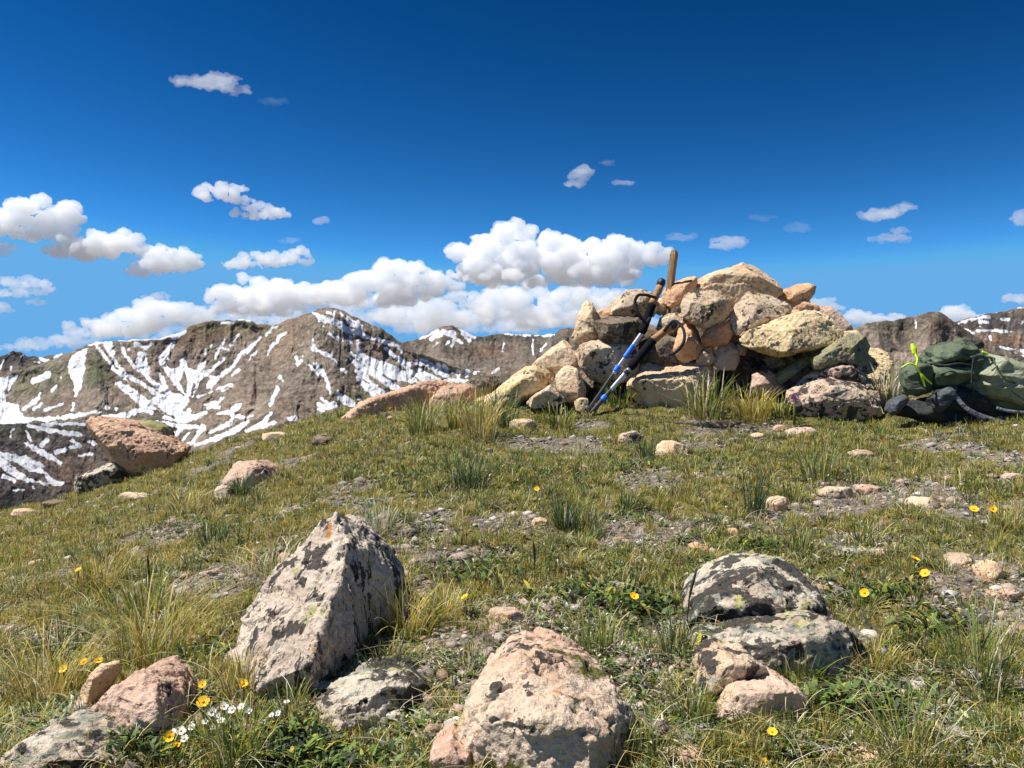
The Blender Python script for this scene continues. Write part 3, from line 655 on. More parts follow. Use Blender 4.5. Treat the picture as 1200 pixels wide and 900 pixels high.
def rock(label, outline, d, thick, front=(), mat=None, name='rock', cat='rock', group=None, amp=1.0, px=1.15, layers=0.0, ldir=(0, 0, 1), grow=1.0, bk=.72, edge=0.0, lean=.3, pit=1.0, chips=11, extra=(), ring=True):
    _rs[0] += 1; seed = _rs[0] * 13
    dof = {(round(p[0], 1), round(p[1], 1)): (p[2] if len(p) > 2 else 0.0) for p in outline}
    ol = np.array([p[:2] for p in outline], float); c = ol.mean(0); ol0 = ol; ol = c + (ol - c) * grow
    # densify the outline a little with random facets
    pts = []
    ybot = ol[:, 1].max(); ln = lambda b: (ybot - b) / F * d * lean
    for (a, b) in ol: pts.append(P(a, b, d + edge + ln(b) + (dof.get((round(a, 1), round(b, 1)), 0) if grow == 1.0 else 0)))
    for (a, b) in ol: q = c + (np.array([a, b]) - c) * bk; pts.append(P(q[0], q[1], d + ln(b)) + np.array([0, thick * .62, 0]))
    if len(front):
        for f in front: pts.append(P(f[0], f[1], d + ln(f[1]) - (f[2] if len(f) > 2 else thick * .38)))
        for (a, b) in (ol if ring else ()): q = c + (np.array([a, b]) - c) * .8; pts.append(P(q[0], q[1], d + ln(b)) - np.array([0, thick * .06, 0]))
    else:
        for (a, b) in ol: q = c + (np.array([a, b]) - c) * .62; pts.append(P(q[0], q[1], d + ln(b)) - np.array([0, thick * .36, 0]))
    me = hull_mesh(pts)
    if chips: me = chip(me, seed, chips)
    if len(extra):
        bmx = bmesh.new(); bmx.from_mesh(me)
        for (eo, ed, et) in extra:
            eo = np.array(eo, float); ec = eo.mean(0); ep = []
            for (a, b) in eo:
                ep.append(P(a, b, ed)); 
                for (k_, o_) in ((.8, .6), (.75, -.4)):
                    q = ec + (np.array([a, b]) - ec) * k_; ep.append(P(q[0], q[1], ed) + np.array([0, o_ * et, 0]))
            m2 = chip(hull_mesh(ep), seed + 3, 5); bmx.from_mesh(m2); bpy.data.meshes.remove(m2)
        bmx.to_mesh(me); bmx.free()
    w_ = (ol[:, 0].max() - ol[:, 0].min()) / F * d; h_ = (ol[:, 1].max() - ol[:, 1].min()) / F * d
    size = math.sqrt(w_ * h_)
    vox = max(px * d / F, (w_ + h_ + thick) / 3 / 130)
    me2 = apply_mods(me, [('REMESH', dict(mode='VOXEL', voxel_size=vox))]); bpy.data.meshes.remove(me)
    v = co_of(me2); n = no_of(me2)
    q = v / size
    dsp = fbm(q * 2.2 + seed, 3, seed) * .020 * size
    dsp -= np.maximum(0, ridged(q * 2.6 + seed + 4, 3, seed + 1) - .80) * .26 * size            # cracks
    pl = np.floor((q @ np.array([.3, .2, 1.0])) * 3.2 + fbm(q * 1.5 + 2, 2, seed + 8) * 1.2)
    dsp += (_hash(pl.astype(np.int64), pl.astype(np.int64) * 0 + seed, pl.astype(np.int64) * 0, 5) % 100 / 100 - .5) * .034 * size   # broken ledges
    dsp += fbm(v * 45 + seed, 4, seed + 2) * .004 * min(1.3, .6 + size) * pit
    dsp += (billow(q * 9, 3, seed + 3) - .4) * .006 * size * pit
    if layers:
        L = np.array(ldir, float); L /= np.linalg.norm(L)
        t = (v @ L) * 46 / max(.5, size * 2) + fbm(v * 7, 3, seed + 6) * 1.4
        dsp += layers * .014 * size * (np.abs((t % 1) - .5) * 2 - .5)
    v = v + n * (dsp * amp)[:, None]
    v2, c3 = recenter(v)
    me2.vertices.foreach_set('co', v2.astype(np.float32).ravel()); me2.update()
    me2.polygons.foreach_set('use_smooth', np.ones(len(me2.polygons), bool))
    o = link(name, me2, mat, label=label, cat=cat, group=group, loc=c3)
    ALLROCK.append((v[:, 0].min(), v[:, 0].max(), v[:, 1].min(), v[:, 1].max(), v))
    return o

CG = 'stones piled into the summit cairn'
def cs(label, outline, mat, front=(), dd=0.0, thick=None, **kw):
    ol = np.array(outline, float)
    bot = ol[:, 1].max(); w_ = (ol[:, 0].max() - ol[:, 0].min()) / F * 5.8; h_ = (ol[:, 1].max() - ol[:, 1].min()) / F * 5.8
    d = 5.62 + (475 - bot) * .0042 + dd
    rock(label, outline, d, thick or max(.18, min(.5, .6 * w_ + .25 * h_)), front, mat, name='cairn_stone', cat='stone', group=CG, **{'grow': 1.09, 'chips': 9, **kw})
cs('large pale tan boulder crowning the cairn, smooth rounded top', [(816,331),(824,325),(844,317),(865,310.5),(873,309),(889,309.7),(903,314),(911,320),(913,329),(915,343),(908,347),(896,346),(879,345),(872,352),(863,357),(855,352),(847,345),(824,341)], R_TAN, [(836,332),(862,334,.2),(880,334,.2),(898,335)], dd=-.08, thick=.5)
cs('stone with orange top and grey lichened front, lower left of the crowning boulder', [(800,358),(805,348),(816,342),(840,341.6),(852,349),(862.7,358.7),(857,367),(856,373),(844,379),(831,383),(824,384),(809,378),(803,375)], R_LICH, [(812,353),(829,353,.12),(843,362.5,.2),(831,380,.14)], dd=-.2)
cs('salmon coloured cairn stone with a diagonal crack, right of the wooden post', [(778,343),(784,334),(797,327),(807,324.7),(815,324.7),(817,333),(818.7,338),(808,345),(801,354),(788,359),(777,355)], R_ORANGE, [(788,350,.1),(804,336,.12),(800,348,.12)], dd=-.1)
cs('stone with pink top and black and white speckled front directly under the crowning boulder', [(856.7,365),(865,356),(878.7,341),(886.7,342),(896,345),(908,346),(921,353),(928,360),(926.7,369),(908,379),(896,383),(879,387),(872,393),(865,391),(860,379)], R_LICH, [(870,366,.14),(885,362,.17),(915,362,.17),(878,383,.15)], dd=-.22)
cs('block shaped orange cairn stone in the middle of the pile', [(823,395),(829,386),(844,380),(857,376),(861,385),(857,390),(853,395),(853,402),(839,405),(825,403)], R_ORANGE, [(828,391,.1),(852,386,.12),(849,399,.12)], dd=-.12)
cs('small egg shaped tan cairn stone above the long grass', [(816.7,425),(819,414),(826,407),(834.7,406),(839,412.7),(837,423),(832,428),(822,428)], R_TAN, dd=0)
cs('upright pink and grey cairn stone right of the egg shaped one', [(837,428),(839,415),(844,404.7),(854.7,400),(863,403),(866,412.7),(866,423),(861,433),(847,433)], R_PINK, dd=0)
cs('little black and white spotted cairn stone beside the dark hollow', [(863,405),(869,400),(877,408.7),(873,416),(865,415)], R_LICH, dd=-.05)
cs('knobbly salmon and brown cairn stone right of the lower strap loop', [(793,398),(796,386),(806.7,379),(815,380),(821,387),(823.5,399),(822,410),(815,419),(806.7,423),(793,424),(790,410)], R_ORANGE, [(808,392,.12),(812,408,.14),(800,412,.1)], dd=-.02)
cs('wide cream slab at the foot of the cairn right of the poles', [(737,457),(744,440),(752,431),(764,426.5),(785,427),(810,425.5),(822,426),(836,425),(836,440),(828,454),(818,470),(806,480),(790,484),(772,483),(752,476),(742,468)], R_TAN, [(748,455,.26),(770,459,.28),(795,458,.27),(815,448,.2)], dd=-.10, thick=.45, layers=.3, lean=1.1, chips=7)
cs('broad cream slab with yellow green lichen leaning on the right side of the cairn', [(870.7,397),(881,389),(893,385.5),(908,378.5),(921,372),(930,373),(944,366),(958,365),(970,370),(979,378),(988,391),(983,400),(972,403),(962,405),(950,407),(937,407),(925,411),(914,417),(905,414),(893,407),(885,408),(874,404)], R_YELL, [(880,397,.14),(905,407,.22),(914,412,.23),(940,401,.2),(960,398,.15)], dd=-.30, thick=.5)
cs('rough pinkish stone behind the top of the leaning yellow green slab', [(956,366),(960,361),(972,358),(983,366),(993,378),(1001,387),(996,398),(983,398),(972,384)], R_PINK, dd=.05)
cs('orange stone jutting out at the upper right of the cairn against the sky', [(912,352),(915,341),(933,334),(952,331.5),(956,335),(953,345),(945,356),(934.7,354),(924,354)], R_ORANGE, [(930,349,.12),(945,342,.1)], dd=0)
cs('flat salmon stone just below the jutting orange stone', [(922,352),(934,350),(944,355),(958.7,358.5),(962,365),(953,371),(938.7,372),(925,370)], R_ORANGE, dd=.02)
cs('mossy dark stone with a yellow crust at the right shoulder of the cairn', [(953,421),(970.7,408),(982.7,399),(998.7,392),(1010.7,394),(1021,405),(1019,415),(1016,428),(1004,424),(990.7,425),(974.7,430),(957,431)], R_GREEN, [(975,417,.14),(1000,408,.17),(1012,414,.12)], dd=-.34)
cs('black and cream mottled rock lying at the lower right corner of the cairn', [(924,476),(928,457),(945,446),(965,439),(990,442),(1018,445),(1025,460),(1033,484),(1015,490),(975,490),(940,486)], R_PINK2, [(950,462,.16),(990,452,.2),(1012,468,.18)], dd=-.30, thick=.4, chips=5, lean=.9)
cs('pink mottled block standing on the lower right corner rock of the cairn', [(960,446),(966,431),(980,425),(998.7,420),(1010,423),(1018,431),(1020,447),(1000,453),(975,451)], R_PINK2, [(980,436,.12),(1008,436,.12)], dd=-.28, thick=.3)
cs('small cream chip wedged under the pink mottled block', [(938,449),(946,440),(958,434),(968,437),(966,447),(950,452)], R_TAN, dd=-.22, thick=.15)
cs('thin plank shaped stone slanting out of the dark hollow of the cairn', [(906,446),(918.7,433),(936,424),(947,415),(950,411),(956,417),(950,424),(934,435),(917,450)], R_GREEN, dd=-.05, thick=.2)
cs('layered greenish stone behind the right end of the cairn', [(1015,478),(1016,420),(1020,408),(1032,408),(1044,419),(1042,431),(1041,447),(1044,460),(1040,478)], R_YELL, dd=.25, layers=1.6)
cs('pointed pale stone standing upright at the left end of the cairn', [(670,399),(674,384),(679,368),(683,358),(688.7,353.5),(695,357),(697.5,364),(698,379),(700,390),(702,400),(692,403),(680,401)], R_TAN, [(686,385,.1),(692,372,.09)], dd=-.05, thick=.28)
cs('small rusty orange stone wedged beside the upright pointed stone', [(695,372),(698.7,364),(713,361),(718,363),(719,374),(712,379),(698.7,381)], R_ORANGE, dd=-.05)
cs('grey lichened boulder with a cream cap behind the upper pole grip', [(714,360),(721,348),(730.7,344),(736,341),(750.7,339.5),(767,344),(770,356),(766,370),(748,377),(732,377),(717,374)], R_LICH, [(727,357,.14),(750,352,.16),(762,362,.1)], dd=-.05)
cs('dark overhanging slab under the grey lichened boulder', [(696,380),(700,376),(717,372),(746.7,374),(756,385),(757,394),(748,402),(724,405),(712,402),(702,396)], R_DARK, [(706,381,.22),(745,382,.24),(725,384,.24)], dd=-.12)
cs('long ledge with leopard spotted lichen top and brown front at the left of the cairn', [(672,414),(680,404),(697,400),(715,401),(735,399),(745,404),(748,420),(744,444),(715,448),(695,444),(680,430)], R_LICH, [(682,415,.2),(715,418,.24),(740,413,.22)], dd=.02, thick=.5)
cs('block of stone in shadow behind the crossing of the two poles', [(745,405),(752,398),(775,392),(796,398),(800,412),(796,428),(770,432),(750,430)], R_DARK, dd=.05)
cs('stone with a pale green cap between the two pole grips', [(775,372),(783,366),(800,365),(808,373),(806,388),(795,396),(778,394),(770,385)], R_LICH, dd=-.02)
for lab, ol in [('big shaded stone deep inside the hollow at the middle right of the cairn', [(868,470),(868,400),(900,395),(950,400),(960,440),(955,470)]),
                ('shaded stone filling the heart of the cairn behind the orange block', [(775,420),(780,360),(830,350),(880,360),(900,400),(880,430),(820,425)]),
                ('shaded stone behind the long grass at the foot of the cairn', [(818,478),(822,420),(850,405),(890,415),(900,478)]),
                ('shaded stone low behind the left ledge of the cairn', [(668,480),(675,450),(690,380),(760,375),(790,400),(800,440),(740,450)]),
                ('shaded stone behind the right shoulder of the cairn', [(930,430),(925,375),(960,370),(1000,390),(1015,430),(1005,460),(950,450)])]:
    cs(lab, ol, R_DARK, dd=.62, thick=.5, px=2.5)  # filler stones; their dark rock colour paints in shade inside the pile
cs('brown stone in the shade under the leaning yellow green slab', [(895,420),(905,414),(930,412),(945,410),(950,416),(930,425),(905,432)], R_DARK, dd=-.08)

for lab, c_, mt in [
 ('little orange wedge pushed in left of the crowning boulder', [(812,345),(820,336),(832,338),(838,346),(826,352)], R_ORANGE),
 ('small tan wedge between the grey lichened boulder and the salmon stone', [(765,362),(770,350),(780,350),(784,360),(774,370)], R_TAN),
 ('small tan chip right of the pink topped speckled stone', [(918,372),(924,362),(936,364),(940,374),(928,380)], R_TAN),
 ('orange chip between the block shaped stone and the leaning slab', [(852,394),(858,384),(868,386),(873,396),(862,402)], R_ORANGE),
 ('tan chip under the dark overhanging slab', [(694,404),(700,396),(712,398),(716,408),(704,412)], R_TAN),
 ('angular tan stone tucked under the right end of the leaning slab', [(984,398),(990,388),(1004,388),(1012,398),(1000,408)], R_TAN),
 ('pinkish block low between the egg shaped stone and the corner rock', [(880,458),(884,440),(900,434),(914,442),(918,458),(900,466)], R_PINK),
 ('small cream block on the ledge left of the lower pole', [(718,412),(722,402),(734,400),(742,408),(736,416)], R_YELL)]:
    cs(lab, c_, mt, dd=.02, thick=.2, chips=6)

OG = 'outcrop rocks left of the cairn'
def oc(label, outline, mat, front=(), d=6.0, thick=.4, **kw): rock(label, outline, d, thick, front, mat, group=OG, **kw)
oc('smooth sloping tan slab leaning up to the left end of the cairn', [(620,430),(634.7,419),(642.7,410),(653,402),(664,394),(669,399),(676,414),(680,420),(679,430),(666.7,430),(656,434),(640,434)], R_TAN, [(650,425,.15),(668,418,.16)], d=5.9)
oc('wide yellowish slab with black lichen patches left of the cairn', [(560,478),(575,462),(592,446),(608,436),(616,429),(634.7,427),(646,429),(657,438),(645,452),(626,463),(617,468),(604,474),(593,478),(575,482)], R_YELL, [(600,462,.26),(630,450,.22),(580,474,.2)], d=5.75, thick=.6)
oc('block with a freshly broken brown face right of the wide yellowish slab', [(654,458),(650,440),(658,431),(668,426),(677,431),(683,445),(689,457),(689,468),(673,471),(655,469)], R_TAN, [(668,446,.15),(678,458,.14)], d=5.6)
oc('lichened wedge of rock under the wide yellowish slab', [(612,474),(630,461),(650,448),(660,455),(662,470),(650,478),(625,480)], R_LICH, d=5.55, thick=.3)
oc('small yellow stone in the grass left of the pole tips', [(672,470),(680,466),(689,467),(691,478),(682,484),(674,481)], R_YELL, d=5.5, thick=.12)
oc('long salmon boulder in the middle of the summit skyline', [(399,518),(400,494),(420,475),(444.5,464),(472,457),(500,448),(530,449),(548,462),(540,484),(497,500),(469,505),(430,514),(412,524)], R_SALM, [(412,498,.3),(430,480,.36),(480,472,.3),(425,508,.2)], d=6.1, thick=.8, layers=.4, amp=1.6)
oc('low blocky rock at the right end of the long salmon boulder', [(498,486),(505,466),(520,452),(545,448),(562,460),(562,480),(530,494)], R_SALM, d=6.0, thick=.4)
oc('small cracked block in front of the left end of the long salmon boulder', [(440,520),(446,506),(462,500),(480,504),(484,518),(462,526)], R_SALM, d=5.85, thick=.25)
oc('pale block between the tallest skyline tuft and the wide yellowish slab', [(548,484),(556,468),(575,460),(590,468),(592,484),(570,492)], R_TAN, d=5.9, thick=.25)
oc('dark brown wedge of rock peeking out between the salmon boulder and the yellowish slab', [(534,470),(541,452),(553,442),(575,437.5),(592,441),(590,456),(575,466),(552,472)], R_DARK, [(560,455,.2)], d=6.2, thick=.5)
oc('orange boulder overhanging the valley at the left edge of the summit', [(101.4,492),(111,488),(133,490.5),(155.6,501),(172,510),(194,518),(214,530),(204,545),(196,560),(160,566),(136,552),(121,530),(108,510)], R_SALM, [(120,512,.34),(135,530,.42),(160,537,.44),(195,539,.34)], d=7.0, thick=.8, layers=.2, lean=.1, chips=9, amp=1.4)
oc('rock with yellow green and black lichen behind the orange boulder', [(153,502),(164,494),(178,493),(192,500),(197,512),(196,528),(172,522)], R_GREEN, d=7.3, thick=.4)
oc('dark and cream lichened rock left below the orange boulder', [(78,567),(86,560),(105.6,554),(125,544),(136,540),(146,553),(143,564),(111,572),(96,585),(85,583),(78,576)], R_FLAT, [(100,566,.15),(130,552,.18)], d=6.8, thick=.4)

FG = 'weathered rocks in the foreground turf'
def fr(label, outline, mat, d, thick, front=(), **kw): rock(label, outline, d, thick, front, mat, group=FG, lean=kw.pop('lean', .3), pit=1.0, amp=1.35, **kw)
d1 = ground_d(390, 800)
fr('tall triangular rock with slanting black lichen streaks in the left foreground', [(262,770),(272,738),(290,708),(320,680),(352,642),(378,610),(392,604),(406,611,.05),(416,634,.08),(440,660,.14),(468,682,.2),(482,704,.24),(480,740,.24),(462,790,.2),(425,835,.12),(375,855,.05),(300,850),(266,805)], R_STRI, d1 + .06, .5, [(410,632,.04),(396,690,.12),(362,760,.20),(330,835,.26)], px=1.4, layers=.25, ldir=(.72, .1, .68), lean=.5, ring=False, chips=3)
fr('flat lichen spotted slab lying at the foot of the tall triangular rock', [(345,860),(352,830),(380,805),(430,788),(480,790),(505,805),(500,850),(480,890),(400,900),(355,890)], R_FLAT, ground_d(430,860) + .05, .3, [(420,835,.10),(380,860,.12),(470,845,.10)], px=1.6)
fr('pink and cream rock with green moss at the bottom centre of the view', [(500,960),(520,905),(540,850),(558,812),(588,774),(610,767),(650,771),(690,783),(722,802),(738,835),(752,880),(765,960)], R_FRONT, ground_d(630,900) + .02, .36, [(568,838,.12),(604,792,.04),(655,800,.06),(640,890,.22),(715,860,.10)], px=1.5, ring=False, chips=5, layers=.1, ldir=(.3, .2, 1))
fr('small cream rock touching the left foot of the mossy pink rock', [(495,930),(505,880),(528,866),(552,880),(560,930)], R_PINK, ground_d(525,900) - .02, .15, px=1.6)
dq = ground_d(900, 785)
fr('low broad rock crusted with black and pale green lichen in the right foreground', [(806,742),(813,708),(850,682),(895,661),(925,658),(946,676),(962,700),(978,732),(935,752),(870,758),(820,758)], R_FLAT, dq + .12, .4, [(830,735,.06),(905,725,.10),(960,735,.07)], px=1.4, chips=6, lean=.8,
   extra=[([(790,800),(797,765),(815,750),(870,752),(930,748),(965,726),(993,735),(1016,768),(1008,790),(930,798),(850,798)], dq + .03, .22)])
fr('pinkish rock sunk in the turf below the broad lichen crusted rock', [(835,848),(850,822),(880,806),(920,802),(942,810),(950,842),(940,870),(860,875)], R_PINK, ground_d(890,850) + .02, .25, [(870,824,.08),(930,822,.08)], px=1.6)
fr('grey lichened stone left of the sunken pinkish rock', [(815,815),(825,775),(850,765),(885,770),(905,790),(900,815),(850,825)], R_LICH, ground_d(855,815) - .02, .2, px=1.6)
fr('salmon and cream boulder among the yellow flowers in the left foreground', [(88,880),(100,840),(125,810),(150,795),(162,795),(185,815),(200,845),(200,880),(150,900),(100,900)], R_PINK, ground_d(150,880) + .04, .3, [(125,840,.08),(165,830,.10),(150,875,.12)], px=1.6)
fr('black crusted stone cut by the bottom edge at the left corner', [(-10,930),(0,885),(25,868),(70,866),(110,880),(135,900),(140,940)], R_FLAT, ground_d(65,900) - .03, .25, px=1.6)
fr('narrow pale stone leaning upright behind the salmon and cream boulder', [(88,832),(98,800),(112,782),(126,781),(130,795),(118,815),(104,836)], R_TAN, ground_d(108,830), .10, px=1.6)

SG = 'small stones half sunk in the turf'
def st(label, cx, cy, rx, ry, mat, seed=0, tilt=0.0):
    r_ = np.random.default_rng(int(cx * 7 + cy)); k = 9
    a = np.linspace(0, 2 * math.pi, k, endpoint=False) + r_.uniform(-.25, .25, k)
    q = r_.uniform(.8, 1.1, k)
    x = np.cos(a) * q * rx; y = np.sin(a) * q * ry
    y = np.where(y > 0, y * 1.3, y)
    ol = np.stack([cx + x, cy + y + x * tilt], 1)
    d = ground_d(cx, cy + ry * .6)
    rock(label, ol, d, max(.03, 2.2 * min(rx, ry * 2) / F * d), (), mat, name='stone', cat='stone', group=SG, px=1.3, bk=.8)
for a in [('pale flat stone in the grass left of the pole tips', 611,499,19,8,R_TAN),
 ('rounded cream stone alone in the turf below the wide cream slab', 788,527,24,11,R_TAN),
 ('grey lichened stone just left of the rounded cream stone', 741,514,18,9,R_LICH),
 ('dark flat stone lying along the turf in front of the cairn', 832,497,62,5,R_DARK),
 ('pale stone in front of the mottled corner rock of the cairn', 941,507,22,7,R_PINK),
 ('smaller pale stone left of the one in front of the mottled corner stone', 915,503,10,6,R_TAN),
 ('sliver of pale stone at the left end of the three in front of the cairn', 889,511,9,4,R_TAN),
 ('rounded tan stone in the bare patch right of centre', 912,591,14,12,R_TAN),
 ('flat lichen covered stone in the bare patch below the backpack', 985,578,28,9,R_LICH),
 ('pale top of a buried stone right of the flat lichen covered one', 1020,574,18,6,R_PINK),
 ('cream stone with a pointed end below the backpack', 1085,590,21,8,R_TAN),
 ('speckled stone in the turf left below the backpack', 1012,533,18,6,R_LICH),
 ('tiny pale stone just below the rounded cream stone', 815,556,8,4,R_YELL),
 ('weathered pinkish boulder in the slope left of centre', 292,556,36,17,R_PINK),
 ('grey stone under the weathered pinkish boulder', 262,580,12,14,R_LICH),
 ('pinkish scrap of stone in the turf left of the tall triangular rock', 333,655,10,8,R_PINK),
 ('pale pebble sized stone left of the tall triangular rock', 250,672,9,5,R_PINK),
 ('low pale stone near the left edge of the turf', 42,661,11,4,R_TAN),
 ('flat stone at the brink of the slope at the far left', 25,601,16,5,R_TAN),
 ('second flat stone at the brink left of the dark and cream lichened rock', 62,591,14,6,R_DARK),
 ('flat grey stone in the slope below the orange boulder', 155,583,22,6,R_LICH),
 ('pinkish stone in the bare gravel above the mossy pink rock', 590,722,24,9,R_PINK),
 ('tilted tan stone at the right edge of the turf', 1168,672,20,14,R_TAN),
 ('grey stone left of the tilted tan stone at the right edge', 1130,658,18,9,R_LICH),
 ('flat pale stone just below the tilted tan stone at the right edge', 1180,697,22,7,R_PINK),
 ('pale stone near the bottom edge right of the mossy pink rock', 806,888,24,12,R_PINK),
 ('cream stone at the bottom edge toward the right corner', 1018,888,28,12,R_TAN),
 ('orange stone in the turf above the broad lichen crusted rock', 818,643,12,7,R_ORANGE),
 ('pale stone on the skyline turf left of the long salmon boulder', 320,512,20,6,R_TAN),
 ('dark stone at the left foot of the long salmon boulder', 376,518,14,9,R_DARK),
 ('little cream stone in the turf right of centre', 860,624,9,5,R_TAN),
 ('cream stone half hidden in the grass at centre', 632,613,11,6,R_TAN),
 ('brown stone in the grass at the far right under the backpack strap', 1190,560,12,6,R_PINK)]:
    st(*a)
# ------------------------------------------------------------------ grass
def leaf_mat(name, trans=.35, rough=.55):
    m = NT(name)
    col = m.n('Attribute', attribute_name='col').outputs['Color']
    p = m.n('BsdfPrincipled', {'Base Color': col, 'Roughness': rough, 'Specular IOR Level': .25})
    t = m.n('BsdfTranslucent', {'Color': col})
    mx = m.n('MixShader', {0: trans, 1: p, 2: t})
    m.t.links.new(mx.outputs[0], m.out.inputs[0])
    return m.m
M_BLADE = leaf_mat('grass_blades')
M_LEAF = leaf_mat('herb_leaves', .2)
PAL = dict(straw=(.66,.53,.20), pale=(.74,.68,.48), olive=(.28,.265,.055), ygreen=(.48,.44,.07), blue=(.10,.15,.07), dark=(.055,.08,.03),
           ochre=(.58,.38,.06), brown=(.18,.12,.06), green=(.17,.26,.055), grey=(.36,.37,.26))

def blades(base, h, w, az, lean, col, segs=2, droop=.25, power=1.6, tipcol=None):
    """base (N,3); returns verts, quads, tris, colours"""
    n = len(base); lv = segs + 1
    face = az + math.pi / 2 + rng.normal(0, .5, n)
    dx, dy = np.cos(az), np.sin(az); wx, wy = np.cos(face), np.sin(face)
    V = []; Cc = []
    for k in range(lv):
        t = k / segs
        off = h * lean * t ** power; up = h * t * (1 - droop * np.minimum(lean, 1.3) * t * t)
        c = base + np.stack([dx * off, dy * off, up], 1)
        ww = w * (1 - .35 * t) * .5
        tc = col * (.72 + .42 * t) if tipcol is None else col * (1 - t) + tipcol * t  # shade painted into the blade colour: darker at the root, lighter at the tip
        if k < segs:
            V += [c - np.stack([wx * ww, wy * ww, ww * 0], 1), c + np.stack([wx * ww, wy * ww, ww * 0], 1)]; Cc += [tc, tc]
        else: V.append(c); Cc.append(tc)
    nv = 2 * segs + 1
    V = np.stack(V, 1).reshape(-1, 3); Cc = np.stack(Cc, 1).reshape(-1, 3)
    b = np.arange(n)[:, None] * nv
    Q = np.concatenate([b + np.array([[2*k, 2*k+1, 2*k+3, 2*k+2]]) for k in range(segs - 1)]) if segs > 1 else None
    T = b + np.array([[2*segs-2, 2*segs-1, 2*segs]])
    return V, Q, T, Cc

def choose(n, weights):
    """weights: dict name -> array or scalar"""
    ks = list(weights); W = np.stack([np.broadcast_to(np.asarray(weights[k], float), (n,)) for k in ks], 1)
    W = np.maximum(W, 0) + 1e-6; cs_ = np.cumsum(W / W.sum(1, keepdims=True), 1)
    i = np.minimum((rng.random(n)[:, None] > cs_).sum(1), len(ks) - 1)
    c = np.array([PAL[k] for k in ks])[i]
    return c * rng.uniform(.72, 1.3, (n, 1)) * (1 + rng.normal(0, .05, (n, 3)))

def field(n, ymin=.85, ymax=9.2, pmin=-90, pmax=1290):
    px_ = rng.uniform(pmin, pmax, n); y = np.exp(rng.uniform(math.log(ymin), math.log(ymax), n)); x = (px_ - 600) / 960 * y
    z = G(x, y)
    D = _D(px_); keep = y < D + 1.3
    return x[keep], y[keep], z[keep], px_[keep]

x, y, z, u = field(470000)
xo, yo, zo, uo = field(150000, pmin=-900, pmax=2100)
ko = (uo < -85) | (uo > 1285); x, y, z, u = [np.concatenate([a, b_[ko]]) for a, b_ in ((x, xo), (y, yo), (z, zo), (u, uo))]
br_ = bare(x, y, z)
p3 = np.stack([x, y, x * 0], 1)
cl = fbm(p3 * 2.2, 3, 51); cl2 = fbm(p3 * 7.0, 3, 52); cl3 = fbm(p3 * 16.0, 2, 53)
keep = rng.random(len(x)) < np.clip(1 - br_ * .78, 0, 1) * np.clip(.62 + cl2 * 1.2 + cl3 * .9, .06, 1) * (.72 + .28 * sstep(1.2, 3.5, y))
x, y, z, u, br_, cl, cl2, cl3, p3 = [a[keep] for a in (x, y, z, u, br_, cl, cl2, cl3, p3)]
n = len(x)
left = sstep(600, 0, u)
nearc = sstep(3.2, 5.5, y) * sstep(520, 750, u)
gold = np.clip(cl * 1.9 + left * 1.25 - nearc * .2, 0, 1)
col = choose(n, dict(straw=.26 + .8 * gold, pale=.10 + .10 * br_ + .06 * (cl3 > .2), olive=.7, ygreen=.42 + .5 * gold + .35 * nearc, green=.30 + .5 * nearc - .2 * gold + .8 * np.clip(-cl * 2, 0, 1),
                    blue=.14 + .8 * np.clip(cl2 - .15, 0, 1) * (1 - gold), dark=.42, ochre=.10 + 1.3 * np.clip(cl * 1.7 + left * .45 - .15, 0, 1), brown=.13 + .35 * br_))
hgt = rng.uniform(.010, .032, n) * (1 + .9 * np.clip(cl2 * 1.6 + .1, -.4, 1)) * (1 + .25 * (cl3 > 0)) * (1 - .35 * br_) * (.55 + .10 * np.minimum(y, 5))
wid = (.0011 + .00042 * y) * rng.uniform(.7, 1.35, n)
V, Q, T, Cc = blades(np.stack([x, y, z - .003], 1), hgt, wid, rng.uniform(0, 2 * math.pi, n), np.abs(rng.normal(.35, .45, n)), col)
# clumps: many small tussocks inside the turf
cx_, cy_, cz_, cu_ = field(8200)
co_ = field(3000, pmin=-900, pmax=2100); ko = (co_[3] < -85) | (co_[3] > 1285)
cx_, cy_, cz_, cu_ = [np.concatenate([a, b_[ko]]) for a, b_ in zip((cx_, cy_, cz_, cu_), co_)]
cb = bare(cx_, cy_, cz_); kk = rng.random(len(cx_)) > cb * .75; cx_, cy_, cz_, cu_ = cx_[kk], cy_[kk], cz_[kk], cu_[kk]
kindc = rng.random(len(cx_)); per = 26
rep = np.repeat(np.arange(len(cx_)), per); nb = len(rep)
rr = np.sqrt(rng.random(nb)) * (.010 + .022 * rng.random(len(cx_)))[rep]; aa = rng.uniform(0, 2 * math.pi, nb)
bx_ = cx_[rep] + rr * np.cos(aa); by_ = cy_[rep] + rr * np.sin(aa); bz_ = cz_[rep] - .004
gl = sstep(650, 0, cu_)[rep]; kc = kindc[rep]
colc = choose(nb, dict(straw=.3 + .5 * gl, pale=.12 + .6 * (kc > .9), olive=.5, ygreen=.5 * (kc < .55), green=.7 * (kc < .35), blue=1.0 * ((kc > .62) & (kc < .85)), dark=.3 * (kc > .6), ochre=.35 * gl, brown=.1, grey=.6 * (kc > .8)))
hc = ((.020 + .042 * rng.random(len(cx_)) ** 2.0) * (.65 + .35 * sstep(1.2, 3.5, cy_)))[rep] * rng.uniform(.55, 1.1, nb)
V2, Q2, T2, C2 = blades(np.stack([bx_, by_, bz_], 1), hc, (.0012 + .00040 * by_) * rng.uniform(.7, 1.2, nb), aa + rng.normal(0, .5, nb), np.abs(rng.normal(.45, .3, nb)), colc, segs=3)
